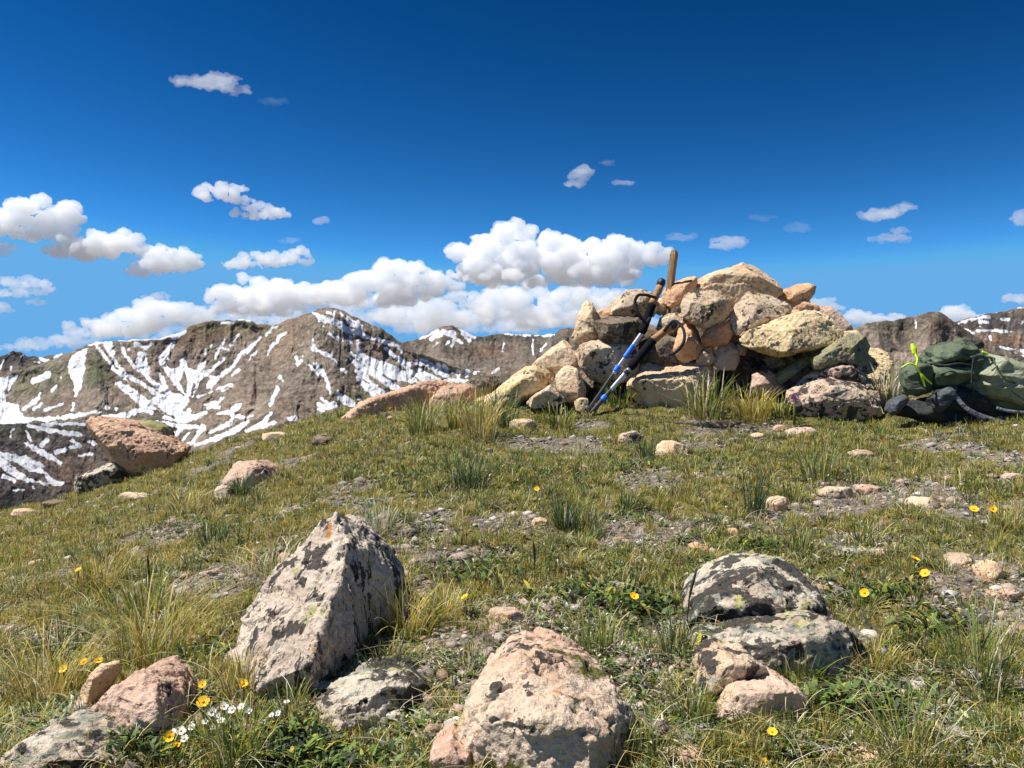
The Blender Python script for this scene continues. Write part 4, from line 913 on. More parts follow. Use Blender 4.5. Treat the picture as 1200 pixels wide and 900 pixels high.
# medium tussocks with distinct characters
mx, my, mz, mu = field(1500)
kk = rng.random(len(mx)) > bare(mx, my, mz) * .6; mx, my, mz, mu = mx[kk], my[kk], mz[kk], mu[kk]
mper = 46; rep = np.repeat(np.arange(len(mx)), mper); nm_ = len(rep); kt = rng.random(len(mx))[rep]; glm = sstep(700, 100, mu)[rep]
mr = np.sqrt(rng.random(nm_)) * rng.uniform(.012, .035, len(mx))[rep]; ma = rng.uniform(0, 2 * math.pi, nm_)
mxx = mx[rep] + mr * np.cos(ma); myy = my[rep] + mr * np.sin(ma)
colm = choose(nm_, dict(dark=1.6 * (kt < .22), blue=1.2 * (kt < .35), green=.9 * ((kt > .1) & (kt < .55)), ygreen=.9 * (kt > .5), olive=.5, straw=.35 + 1.0 * (kt > .7) * (.4 + glm), ochre=.5 * (kt > .8), pale=.25 + .8 * (kt > .92)))
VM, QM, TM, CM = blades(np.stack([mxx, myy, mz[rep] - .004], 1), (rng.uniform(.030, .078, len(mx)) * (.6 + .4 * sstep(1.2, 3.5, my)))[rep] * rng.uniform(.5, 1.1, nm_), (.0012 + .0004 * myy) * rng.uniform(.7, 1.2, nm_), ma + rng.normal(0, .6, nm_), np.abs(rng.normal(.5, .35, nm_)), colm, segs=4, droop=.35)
# loose long dry blades
x3, y3, z3, u3 = field(5200)
n3_ = len(x3)
V3, Q3, T3, C3 = blades(np.stack([x3, y3, z3], 1), rng.uniform(.03, .09, n3_), (.0011 + .00028 * y3), rng.uniform(0, 2 * math.pi, n3_), rng.uniform(.4, 2.2, n3_), choose(n3_, dict(straw=1, pale=.8, ochre=.3, brown=.25)), segs=5, droop=.45, power=1.9)
# flat dead litter
x6, y6, z6, u6 = field(90000, ymax=6.5)
k6 = rng.random(len(x6)) < np.clip(.35 + fbm(np.stack([x6 * 4, y6 * 4, x6 * 0 + 5], 1), 3, 66) * 1.4, .05, 1)
x6, y6, z6 = x6[k6], y6[k6], z6[k6]; n6 = len(x6)
V6, Q6, T6, C6 = blades(np.stack([x6, y6, z6 + .002], 1), rng.uniform(.008, .02, n6), (.0012 + .00035 * y6) * rng.uniform(.8, 1.6, n6), rng.uniform(0, 2 * math.pi, n6), rng.uniform(1.0, 3.0, n6), choose(n6, dict(pale=1.1, grey=1, straw=.7, brown=.8, dark=.35)), segs=2, droop=.5)
def join(parts):
    Vs, Qs, Ts, Cs = [], [], [], []; k = 0
    for (v_, q_, t_, c_) in parts:
        Vs.append(v_); Cs.append(c_)
        if q_ is not None: Qs.append(q_ + k)
        Ts.append(t_ + k); k += len(v_)
    return np.concatenate(Vs), np.concatenate(Qs), np.concatenate(Ts), np.concatenate(Cs)
Vg, Qg, Tg, Cg = join([(V, Q, T, Cc), (V2, Q2, T2, C2), (V3, Q3, T3, C3), (VM, QM, TM, CM), (V6, Q6, T6, C6)])
me = mesh_from('grass', Vg, quads=Qg, tris=Tg); cattr(me, 'col', np.clip(Cg, .01, .9))
link('grass', me, M_BLADE, label='short mixed green and straw coloured alpine turf covering the summit', cat='grass', kind='stuff')

# cushion herbs and small leaves (dark green rosettes, grey lichen crumbs)
x4, y4, z4, u4 = field(17000, ymax=6.0)
q4 = fbm(np.stack([x4 * 2.4, y4 * 2.4, x4 * 0 + 9], 1), 3, 61); kk = q4 > -.02
x4, y4, z4, u4 = x4[kk], y4[kk], z4[kk], u4[kk]
per = 9; rep = np.repeat(np.arange(len(x4)), per); nb = len(rep)
aa = rng.uniform(0, 2 * math.pi, nb)
ks_ = rng.random(len(x4))[rep]
colh = choose(nb, dict(green=1.3 * (ks_ < .6), dark=.8 * (ks_ < .6), olive=.5, grey=1.6 * (ks_ > .62), pale=1.2 * (ks_ > .78), blue=.4))
r4 = rng.uniform(0, .016, nb)
Vh, Qh, Th, Ch = blades(np.stack([x4[rep] + r4 * np.cos(aa), y4[rep] + r4 * np.sin(aa), z4[rep]], 1), rng.uniform(.008, .019, nb), rng.uniform(.003, .0062, nb) * (1 + .08 * y4[rep]), aa, rng.uniform(.5, 1.8, nb), colh, segs=3, droop=.3, power=1.2)
lx, ly, lz = [], [], []
for (a_, b_, ra, rb, cnt) in [(870,775,50,12,420),(905,765,60,10,380),(885,642,24,10,160),(940,785,40,12,260),(700,700,40,14,260),(330,870,60,20,420),(400,880,50,14,300),(1000,830,50,20,300),(480,560,40,12,200),(610,560,40,10,200),(720,560,60,14,260),(860,540,70,10,260),(960,500,60,6,200),(150,880,60,14,300),(560,670,40,14,240),(1090,740,40,16,240),(760,720,40,14,240),(230,760,40,20,200),(1030,700,50,12,240)]:
    for _ in range(cnt):
        g_ = rng.normal(0, .6, 2); pxx, pyy = a_ + g_[0] * ra, min(b_ + g_[1] * rb, 897)
        D_ = float(_D(pxx)); zc_ = (450 - float(_cr(pxx))) / 960 * D_; sl_ = (zc_ - Z0) / (D_ - Y0); dd_ = (Z0 - sl_ * Y0) / ((450 - pyy) / 960 - sl_)
        lx.append((pxx - 600) / 960 * dd_); ly.append(dd_)
lx, ly = np.array(lx), np.array(ly); kk = (ly > .8) & (ly < 8); lx, ly = lx[kk], ly[kk]; lz = G(lx, ly); nl = len(lx)
Vl, Ql, Tl, Cl = blades(np.stack([lx, ly, lz + rng.uniform(.004, .02, nl)], 1), rng.uniform(.012, .026, nl), rng.uniform(.006, .011, nl), rng.uniform(0, 2 * math.pi, nl), rng.uniform(.5, 1.6, nl), choose(nl, dict(green=1, dark=.8, ygreen=.25)) * .8, segs=3, droop=.3, power=1.2)
Vh, Qh, Th, Ch = join([(Vh, Qh, Th, Ch), (Vl, Ql, Tl, Cl)])
me = mesh_from('ground_cover', Vh, quads=Qh, tris=Th); cattr(me, 'col', np.clip(Ch, .01, .9))
link('ground_cover', me, M_LEAF, label='tiny leafy rosettes and lichen crumbs between the grass blades', cat='ground cover', kind='stuff')

# gravel
x5, y5, z5, u5 = field(60000)
b5 = bare(x5, y5, z5); kk = rng.random(len(x5)) < b5 * .7 + .07
x5, y5, z5, u5 = x5[kk][:19000], y5[kk][:19000], z5[kk][:19000], u5[kk][:19000]
n5 = len(x5)
bmv, bmf = ico(1)
sz = rng.uniform(.0022, .0075, n5) * (1 + .12 * y5) * np.where(rng.random(n5) < .09, 2.6, 1)
ang = rng.uniform(0, 2 * math.pi, n5)
L = bmv[None] * np.stack([sz * rng.uniform(.8, 1.6, n5), sz * rng.uniform(.7, 1.2, n5), sz * rng.uniform(.4, .8, n5)], 1)[:, None, :] * rng.uniform(.72, 1.22, (n5, len(bmv), 1))
Lx = L[..., 0] * np.cos(ang)[:, None] - L[..., 1] * np.sin(ang)[:, None]; Ly = L[..., 0] * np.sin(ang)[:, None] + L[..., 1] * np.cos(ang)[:, None]
V5 = np.stack([Lx + x5[:, None], Ly + y5[:, None], L[..., 2] + z5[:, None]], -1).reshape(-1, 3)
T5 = (np.arange(n5)[:, None, None] * len(bmv) + bmf[None]).reshape(-1, 3)
gc = np.array([(.46,.40,.34),(.34,.30,.26),(.52,.40,.32),(.24,.20,.17),(.62,.56,.47),(.44,.30,.20),(.13,.11,.10)])[rng.integers(0, 7, n5)] * rng.uniform(.75, 1.2, (n5, 1))
me = mesh_from('gravel', V5, tris=T5, smooth=False); cattr(me, 'col', np.repeat(gc, len(bmv), 0))
m = NT('gravel_stone'); m.bsdf(m.mix(m.ss(m.noise(m.n('NewGeometry').outputs['Position'], 300, 3), .35, .65), m.mix(1.0, m.attr('col', 'Color'), (.6, .6, .6), 'MULTIPLY'), m.attr('col', 'Color')), .9, spec=.2)
link('gravel', me, m.m, label='loose pebbles and grit on the bare patches of the turf', cat='gravel', kind='stuff')

# ------------------------------------------------------------------ single tufts that stand out
TG = 'tufts of long grass standing above the turf'
def tuft(label, px_, py_, hpx, spread, mixw, n=90, dy=0.0, leanm=.35, bend=1.6, d=None):
    if d is None: b0 = on_ground(px_, py_)
    else: xx = (px_ - 600) / 960 * d; b0 = np.array([xx, d, float(G(np.array([xx]), np.array([d]))[0])])
    dd = b0[1]; s = dd / F; H = hpx * s; R = spread * s
    a = rng.uniform(0, 2 * math.pi, n); r = np.sqrt(rng.random(n)) * R * .35
    bx, by = b0[0] + r * np.cos(a), b0[1] + r * np.sin(a)
    bz = G(bx, by) - .004
    h = H * rng.uniform(.5, 1.12, n); ln_ = np.abs(rng.normal(leanm, leanm * .55, n)) + (rng.random(n) < .12) * .6
    c = choose(n, mixw)
    v, q, t, cc = blades(np.stack([bx, by, bz], 1), h, np.maximum(.0016, 1.05 * s) * rng.uniform(.7, 1.3, n), a + rng.normal(0, .6, n), ln_, c, segs=6, droop=.35, power=bend)
    v2 = v - b0
    me = mesh_from('grass_tuft', v2, quads=q, tris=t); cattr(me, 'col', np.clip(cc, .01, .9))
    return link('grass_tuft', me, M_BLADE, label=label, cat='grass tuft', group=TG, loc=b0)
G1 = dict(olive=.8, green=.6, straw=.5, blue=.4, pale=.2); G2 = dict(blue=1.0, dark=.6, green=.4, pale=.12); G3 = dict(straw=.8, ygreen=.7, olive=.6, pale=.3, ochre=.3); G4 = dict(pale=1.0, grey=.7, straw=.3, olive=.2); G5 = dict(green=1, ygreen=.5, dark=.5, olive=.5, pale=.2)
for t_ in [
 ('tallest skyline tuft, straw tipped, between the salmon boulder and the yellowish slab', 563,512,66,60,G3,130,dict(leanm=.3)),
 ('dark green skyline tuft growing against the front of the salmon boulder', 497,508,52,50,G1,110,{}),
 ('thin skyline tuft of dark blades right of the tallest skyline tuft', 592,500,50,40,G2,70,{}),
 ('small straw tuft left of the tallest skyline tuft', 530,500,48,34,G3,70,{}),
 ('blue green tuft spreading at centre left below the salmon boulder', 548,570,46,62,G2,130,dict(leanm=.55)),
 ('blue green upright tuft in the middle of the turf', 662,620,48,36,G2,110,dict(leanm=.25)),
 ('wide tuft with long pale arching blades at the foot of the cream slab', 828,492,62,60,G1,150,dict(leanm=.45)),
 ('pale tuft right of the arching one under the dark hollow of the cairn', 880,490,44,60,G3,140,{}),
 ('low tuft against the base of the cairn left of the purple flower', 912,488,30,40,G5,80,{}),
 ('tuft of dry stems between the cairn and the backpack', 1040,478,60,34,G4,60,dict(leanm=.18)),
 ('green tuft at the foot of the pole tips', 655,500,30,50,G5,90,{}),
 ('grassy tuft inside the gap between left ledge and wide cream slab', 725,474,34,44,G5,90,{}),
 ('tuft of thin dark stems in the turf right of the rounded cream stone', 883,600,56,40,G2,60,dict(leanm=.3)),
 ('tuft of dark stems left below the backpack', 958,560,46,60,G1,100,dict(leanm=.4)),
 ('green tuft left of the flat lichen covered stone', 928,590,30,40,G5,70,{}),
 ('tuft in the turf above the yellow flower pair at the right', 1012,640,44,56,G1,110,dict(leanm=.45)),
 ('yellowish tuft at the right edge above the tilted tan stone', 1178,620,36,50,G3,90,{}),
 ('big dark green tuft at the right edge, blades reaching left', 1152,800,105,100,G5,170,dict(leanm=.5)),
 ('tuft with pale dead blades near the bottom right corner', 1062,895,95,110,G1,150,dict(leanm=.55)),
 ('tuft with long dark leaves left of the broad lichen crusted rock', 792,765,66,60,G2,60,dict(leanm=.4)),
 ('dense green tuft behind the mossy pink rock', 695,765,58,70,G5,130,{}),
 ('green tuft left of the grey lichened stone', 812,850,60,60,G5,120,{}),
 ('dark green tuft below the mossy pink rock at its right', 768,890,50,60,G5,90,{}),
 ('large straw and green tuft in the left part of the turf', 175,775,112,120,G3,210,dict(leanm=.5)),
 ('green and straw tuft near the left edge, lower of two', 55,815,90,110,G3,170,dict(leanm=.5)),
 ('straw tuft on the slope behind the large straw and green tuft', 118,690,52,80,G3,120,{}),
 ('tuft with one tall dark stalk left of centre on the slope', 172,720,60,60,G1,80,dict(leanm=.3)),
 ('grey tuft of arching blades left of the top of the tall triangular rock', 318,680,52,90,G4,100,dict(leanm=.8)),
 ('straw tuft right of the tall triangular rock', 478,745,70,80,G3,150,dict(leanm=.5)),
 ('grey green tuft just behind the top of the tall triangular rock', 442,625,42,56,G4,90,{}),
 ('green tuft growing on the weathered pinkish boulder', 284,582,32,34,G2,70,{}),
 ('green flower tuft at the bottom edge left of centre', 275,900,80,110,G5,190,dict(leanm=.35)),
 ('dark tuft of fine blades left of the narrow upright pale stone', 70,770,50,60,G2,80,{}),
 ('straw tuft in the turf above the mossy pink rock', 520,725,44,60,G3,100,{}),
 ('blue green tuft on the slope left of centre', 250,640,34,46,G2,80,{}),
 ('golden tuft on the slope under the orange boulder', 215,600,32,56,G3,90,{}),
 ('tuft of fine green blades right of centre above the broad lichen crusted rock', 940,650,36,56,G5,90,{}),
 ('short stiff tuft in front of the rounded cream stone', 757,540,34,30,G2,60,{}),
 ('small green tuft in the turf at centre right', 735,600,30,36,G5,70,{}),
 ('pale green tuft left of the mossy pink rock', 470,690,34,50,G1,90,{}),
 ('straw tuft hiding the left foot of the tall triangular rock', 285,812,56,60,G3,110,{}),
 ('green tuft in front of the tall triangular rock at its middle', 340,838,44,60,G1,100,{}),
 ('dark tuft hiding the right foot of the tall triangular rock', 455,800,52,60,G2,90,{}),
 ('green tuft in front of the broad lichen crusted rock', 935,800,50,70,G5,120,{}),
 ('straw tuft right of the broad lichen crusted rock', 1025,790,46,60,G3,90,{}),
 ('tuft before the lower right face of the mossy pink rock', 722,897,54,60,G1,100,{}),
]:
    tuft(*t_[:6], n=t_[6], **t_[7])

# ------------------------------------------------------------------ flowers
M_PET_Y = simple('petal_yellow', (.85, .50, .02), .6, .2, var=.15, vscale=200)
M_PET_W = simple('petal_white', (.80, .80, .76), .6, .2, var=.05, vscale=200)
M_PET_P = simple('petal_purple', (.45, .10, .42), .6, .2, var=.2, vscale=200)
M_CEN = simple('flower_centre', (.65, .30, .02), .8, .1)
M_STEM = simple('flower_stem', (.10, .14, .04), .7, .2)
def tube_mesh(pts, rads, k=8, flat=1.0, caps=True):
    pts = [np.array(p, float) for p in pts]; n = len(pts); rads = list(rads) if hasattr(rads, '__len__') else [rads] * n
    V = []; up = np.array([.13, -.97, .21])
    for i, p in enumerate(pts):
        t = pts[min(i + 1, n - 1)] - pts[max(i - 1, 0)]; t /= np.linalg.norm(t) + 1e-12
        a = np.cross(up, t); a /= np.linalg.norm(a) + 1e-12; b = np.cross(t, a)
        for j in range(k):
            th_ = 2 * math.pi * j / k
            V.append(p + a * math.cos(th_) * rads[i] + b * math.sin(th_) * rads[i] * flat)
    Fc = [[i * k + j, i * k + (j + 1) % k, (i + 1) * k + (j + 1) % k, (i + 1) * k + j] for i in range(n - 1) for j in range(k)]
    if caps: Fc += [list(range(k))[::-1], [(n - 1) * k + j for j in range(k)]]
    return np.array(V), Fc
def smoothline(pts, m_=6):
    pts = [np.array(p, float) for p in pts]; P_ = [2 * pts[0] - pts[1]] + pts + [2 * pts[-1] - pts[-2]]; out = []
    for i in range(1, len(P_) - 2):
        for t in np.linspace(0, 1, m_, endpoint=False):
            a, b, c, d = P_[i - 1:i + 3]
            out.append(.5 * ((2 * b) + (-a + c) * t + (2 * a - 5 * b + 4 * c - d) * t * t + (-a + 3 * b - 3 * c + d) * t ** 3))
    out.append(pts[-1]); return out
def petals(R, k, cup=.3, wdt=.42):
    V = []; Fc = []
    for i in range(k):
        a = 2 * math.pi * i / k + rng.normal(0, .06)
        c, s = math.cos(a), math.sin(a); q = len(V)
        for (r, w_, h) in [(.12, .10, 0), (.5, wdt * .9, cup * .3), (.85, wdt, cup * .75), (1.0, wdt * .5, cup)]:
            for sg in (-1, 1): V.append(((r * c - sg * w_ * s) * R, (r * s + sg * w_ * c) * R, (h + i % 2 * .04) * R))
        Fc += [[q, q+1, q+3, q+2], [q+2, q+3, q+5, q+4], [q+4, q+5, q+7, q+6]]
    return np.array(V), Fc
def flower(name, label, px_, py_, size_px, mat, group, stem_px=26, k=6, tilt=(0, 0), cup=.3):
    """bloom seen at (px_,py_); rooted in the ground just below it"""
    b = on_ground(px_, min(897, py_ + stem_px)); d = b[1]
    top = P(px_, py_, d); R = size_px / 2 / F * d * 1.08
    root = link(name, None, label=label, cat='flower', group=group, loc=b)
    rel = top - b
    v, f = tube_mesh(smoothline([(0, 0, -.005), tuple(rel * .5 + np.array([rng.normal(0, .002), 0, 0])), tuple(rel)], 4), .0011 + .0002 * d, 5)
    link('stem', mesh_from('stem', v, faces=f), M_STEM, root)
    v, f = petals(R, k, cup)
    me = mesh_from('petals', v, faces=f, smooth=False)
    o = link('petals', me, mat, root, loc=rel); o.rotation_mode = 'ZYX'; o.rotation_euler = (math.radians(38 + tilt[0]), math.radians(tilt[1]), rng.uniform(0, 6))
    v, f = ico(1); v = v * R * .3 * np.array([1, 1, .6]) + np.array([0, 0, R * .1])
    o2 = link('centre', mesh_from('centre', v, tris=f), M_CEN, root, loc=rel); o2.rotation_mode = 'ZYX'; o2.rotation_euler = o.rotation_euler
YG = 'yellow wildflowers scattered through the turf'
for (lab, a, b, s_) in [
 ('leftmost of three yellow flowers above the narrow upright pale stone',74,784,9),('middle of three yellow flowers above the narrow upright pale stone',98,776,10),('rightmost of three yellow flowers above the narrow upright pale stone',115,774,9),
 ('yellow flower at the top of the salmon and cream boulder in the left foreground',168,804,8),('yellow flower just right of the one touching the salmon and cream boulder',190,811,8),
 ('upper yellow flower in the air right of the salmon and cream boulder',209,796,10),('yellow flower above the largest yellow bloom',237,802,9),('largest yellow bloom above the white blossoms in the left foreground',238,823,14),
 ('yellow flower before the lower edge of the tall triangular rock',285,801,10),('lower yellow flower left of the white blossoms',198,863,12),('half hidden yellow flower under the lower one near the white blossoms',207,872,8),
 ('lone yellow flower right of the tall triangular rock',545,700,9),('lone yellow flower above and right of the mossy pink rock',743,699,10),('upper flower of the yellow pair in the right part of the turf',1072,655,10),
 ('lower flower of the yellow pair in the right part of the turf',1084,672,10),('orange yellow flower right of the broad lichen crusted rock',1013,695,10),('left flower of the two near the right edge under the backpack',1141,597,10),
 ('right flower of the two near the right edge under the backpack',1163,596,9),('yellow flower beside the sunken pinkish rock',905,858,11),('orange yellow flower cut by the bottom edge',893,893,13),
 ('tiny yellow flower high on the slope at the left',92,668,7),('tiny orange flower in the middle of the turf',629,573,6)]:
    flower('yellow_flower', lab, a, b, s_, M_PET_Y, YG, tilt=(rng.normal(0, 12), rng.normal(0, 15)))
for (a, b, s_) in [(262,828,10),(272,832,9),(283,828,8),(248,834,10),(259,845,9),(212,857,11),(216,866,9),(203,858,8),(225,852,8),(292,833,7),(336,823,7),(326,836,7),(308,845,7),(240,846,7),(256,838,6),(318,838,6),(250,852,7)]:
    flower('white_flower', 'small white blossom in the loose cluster right of the salmon and cream boulder', a, b, s_, M_PET_W, 'white blossoms in the left foreground', k=5, stem_px=22, tilt=(rng.normal(0, 15), rng.normal(0, 15)))
# purple flower head
b = on_ground(931, 500)
root = link('purple_flower', None, label='single purple flower head in front of the mottled corner stone of the cairn', cat='flower', loc=b)
rel = P(931, 467, b[1]) - b; s = b[1] / F
v, f = tube_mesh([(0, 0, -.01), tuple(rel)], 1.6 * s, 6); link('stem', mesh_from('stem', v, faces=f), M_STEM, root)
Vp_, Fp_ = [], []
for k in range(26):
    a = k * 2.4; hh = k / 26
    v, f = petals(3.0 * s, 3, .6); mt = Matrix.Rotation(a, 3, 'Z') @ Matrix.Rotation(1.0, 3, 'X')
    v = v * .62 @ np.array(mt).T + np.array([math.cos(a) * 1.7 * s * (1 - hh * .5), math.sin(a) * 1.7 * s * (1 - hh * .5), (hh * 8 - 4) * s]); kq = sum(len(t) for t in Vp_)
    Vp_.append(v); Fp_ += [[i + kq for i in q] for q in f]
link('petals', mesh_from('petals', np.concatenate(Vp_), faces=Fp_, smooth=False), M_PET_P, root, loc=rel)
# tall dark stalks
M_STALK = simple('dark_stalk', (.05, .045, .03), .8, .2)
for (lab, a, b_, h_) in [('tall dark seed stalk on the slope above the large straw and green tuft', 174, 712, 62), ('tall dark seed stalk in the turf at centre', 626, 690, 56), ('tall dark seed stalk left of the broad lichen crusted rock', 806, 745, 80)]:
    g_ = on_ground(a, b_); s = g_[1] / F
    v, f = tube_mesh(smoothline([(0, 0, -.01), (.002, 0, h_ * s * .5), (-.003 if a < 700 else .02, 0, h_ * s)], 4), [.0014] * 5 + [.003, .0034, .003, .001], 6)
    link('seed_stalk', mesh_from('seed_stalk', v, faces=f), M_STALK, label=lab, cat='plant', group='tall dark seed stalks', loc=g_)
# ------------------------------------------------------------------ wooden post
def prism(pts, rads, k, mat, name, parent, flat=1.0, smooth=True, **kw):
    v, f = tube_mesh(pts, rads, k, flat); me = mesh_from(name, v, faces=f, smooth=smooth)
    return link(name, me, mat, parent, **kw)
m = NT('weathered_wood'); tc = m.n('TexCoord').outputs['Object']
mp = m.n('Mapping', {'Vector': tc}); mp.inputs['Scale'].default_value = (60, 60, 5)
nw = m.noise(mp.outputs[0], 1.5, 6, .65)
m.bsdf(m.mix(m.ss(nw, .35, .65), (.22, .12, .05), (.46, .29, .13)), .8, m.bump(nw, .6, .004))
M_WOOD = m.m
dpost = 6.05
a, b = P(783.5, 350, dpost), P(790.5, 294, dpost - .02)
v, f = tube_mesh([a - b * 0 - (b - a) * .8 - a, a - a, (b - a) * .5, (b - a) * .93, (b - a)], [.030, .030, .030, .030, .022], 4, .85)
v[-4:, 2] += np.array([.004, .010, -.004, .002])
me = mesh_from('wooden_post', v, faces=f, smooth=False)
link('wooden_post', me, M_WOOD, label='weathered square wooden post rising out of the top of the cairn', cat='post', loc=a)

# ------------------------------------------------------------------ trekking poles
M_BLACK = simple('black_foam', (.012, .012, .014), .95, .08, var=.2, vscale=120)
M_RUB = simple('grip_cap_rubber', (.03, .03, .04), .5, .4)
m = NT('cork'); tc = m.n('TexCoord').outputs['Object']; nz = m.noise(tc, 120, 5, .7)
m.bsdf(m.mix(m.ss(nz, .35, .62), (.20, .10, .045), (.52, .29, .13)), .75, m.bump(nz, .4, .003)); M_CORK = m.m
M_SILV = simple('silver_shaft', (.62, .64, .68), .25, .5, metallic=.8)
M_BLUE = simple('blue_anodised', (.012, .17, .78), .35, .5, metallic=.0)
M_CARB = simple('dark_shaft', (.05, .05, .055), .3, .5, metallic=.3)
M_WEB = simple('black_webbing', (.025, .025, .03), .8, .2, var=.2, vscale=200)
def pole(label, grip, shaft, tipg, marks, loop, dts):
    """grip: [(px,py)...] cap->foam end ; shaft: foam end->tip. depth interpolated along the length"""
    d0, d1_ = dts
    y0, y1 = grip[0][1], tipg[1]
    dep = lambda yy: d0 + (d1_ - d0) * (yy - y0) / (y1 - y0)
    Q = lambda p: P(p[0], p[1], dep(p[1]))
    base = Q(tipg); root = link('trekking_pole', None, label=label, cat='trekking pole', group='two trekking poles leaning on the cairn', loc=base)
    R_ = lambda p: Q(p) - base
    s = d1_ / F
    lerp = lambda a, b, t: (a[0] + (b[0] - a[0]) * t, a[1] + (b[1] - a[1]) * t)
    cap, c1, c2, c3 = grip
    axis = R_(cap) - R_(c1); axis /= np.linalg.norm(axis)
    ex = R_(cap)
    prism([ex + axis * 5 * s, ex + axis * 3.5 * s, ex, ex - axis * 4 * s, ex - axis * 5 * s], [2 * s, 4.4 * s, 5.4 * s, 5.0 * s, 4.2 * s], 14, M_RUB, 'grip_cap', root)
    g = [R_(lerp(c1, c2, t)) for t in np.linspace(0, 1, 7)]; g[0] = ex - axis * 4.5 * s
    prism(g, [4.2 * s, 4.8 * s, 4.4 * s, 4.7 * s, 4.4 * s, 4.8 * s, 5.0 * s], 14, M_CORK, 'cork_grip', root)
    fo = [R_(lerp(c2, c3, t)) for t in np.linspace(0, 1, 13)]
    prism(fo, [5.6 * s] + [(5.0 + .4 * (i % 2)) * s for i in range(11)] + [3.6 * s], 14, M_BLACK, 'foam_grip', root)
    pts = lambda t0, t1, n=3: [R_(lerp(c3, tipg, t)) for t in np.linspace(t0, t1, n)]
    for (t0, t1, r, mt, nm) in marks:
        e_ = (t1 - t0) * .06
        prism([R_(lerp(c3, tipg, t)) for t in (t0, t0 + e_, t0 + 2 * e_, t1 - 2 * e_, t1 - e_, t1)], [r * s * .8, r * s * .97, r * s, r * s, r * s * .97, r * s * .8], 14, mt, nm, root, smooth=False)
    tip = pts(.93, 1.0, 4); prism(tip, [2.4 * s, 2.2 * s, 1.6 * s, .7 * s], 10, M_CARB, 'tip', root)
    # snow basket
    bc = pts(.955, .965, 2); prism([bc[0], bc[1]], [4.5 * s, 4.5 * s], 16, M_BLACK, 'basket', root)
    lp = smoothline([P(a_, b__, dep(b__) - dz) - base for (a_, b__, dz) in loop], 6)
    v, f = tube_mesh(lp, 1.9 * s, 8, .4); link('wrist_strap', mesh_from('wrist_strap', v, faces=f), M_WEB, root)
tp = ground_d(686, 486)
pole('trekking pole with the higher, more upright cork grip, close to the wooden post', [(775,331),(773,337),(764,357),(752,391)], None, (685.5,486),
     [(.0,.2,2.8,M_SILV,'upper_shaft'),(.14,.30,3.2,M_BLUE,'upper_shaft_band'),(.30,.50,2.5,M_SILV,'middle_shaft'),(.40,.47,3.6,M_BLUE,'clamp'),(.5,.94,2.1,M_CARB,'lower_shaft')],
     [(769,349,.03),(758,346,.10),(748,346,.12),(744,355,.12),(749,368,.12),(757,378,.10),(762,372,.08)], (5.74, tp))
pole('lower trekking pole with tilted cork grip, blue clamps and grey lower shaft', [(789,381),(784,384),(765,399),(738,432)], None, (690,487),
     [(.0,.46,3.0,M_SILV,'upper_shaft'),(.16,.42,3.0,M_BLUE,'blue_sleeve'),(.46,.95,2.7,M_CARB,'lower_shaft'),(.58,.68,3.6,M_BLUE,'clamp'),(.05,.12,4.6,M_CARB,'clamp')],
     [(778,388,.04),(790,376,.05),(800,384,.08),(802,398,.10),(795,410,.10),(786,415,.08),(781,409,.06)], (5.66, tp - .02))

# ------------------------------------------------------------------ backpack
def fabric(name, a, b, rough=.65, sc=1.0, spec=.35, trans=0):
    m = NT(name); tc = m.n('TexCoord').outputs['Object']
    n1 = m.noise(tc, 9 * sc, 6, .6); n2 = m.noise(tc, 300, 2, .5)
    mp = m.n('Mapping', {'Vector': tc}); mp.inputs['Scale'].default_value = (9, 9, 14); mp.inputs['Rotation'].default_value = (0, .5, 0)
    n3 = m.noise(mp.outputs[0], .9, 4, .55, 1.2)
    c = m.mix(m.ss(n1, .35, .65), a, b)
    h = m.math('ADD', m.math('MULTIPLY', n3, 1.0), m.math('MULTIPLY', n2, .05))
    m.bsdf(c, rough, m.bump(h, .9, .035), spec=spec); return m.m
M_OLIVE = fabric('olive_nylon', (.065, .088, .05), (.12, .15, .088))
M_PALEOL = fabric('pale_olive_nylon', (.26, .28, .165), (.36, .37, .24), .5)
M_BLKN = fabric('black_padding', (.018, .02, .02), (.035, .037, .035), .7)
M_GREYP = fabric('grey_webbing', (.10, .11, .12), (.20, .215, .23), .6)
M_DGREY = fabric('dark_grey_padding', (.03, .033, .036), (.08, .088, .095), .6)
M_NEON = simple('neon_cord', (.62, .85, .02), .5, .4)
DP = ground_d(1100, 497) + .12
SP = DP / F
pack0 = P(1130, 490, DP); pack0[2] = float(G(np.array([pack0[0]]), np.array([DP]))[0])
pack = link('backpack', None, label='dark green hiking backpack lying on the grass at the right edge, lid toward the cairn', cat='backpack', loc=pack0)
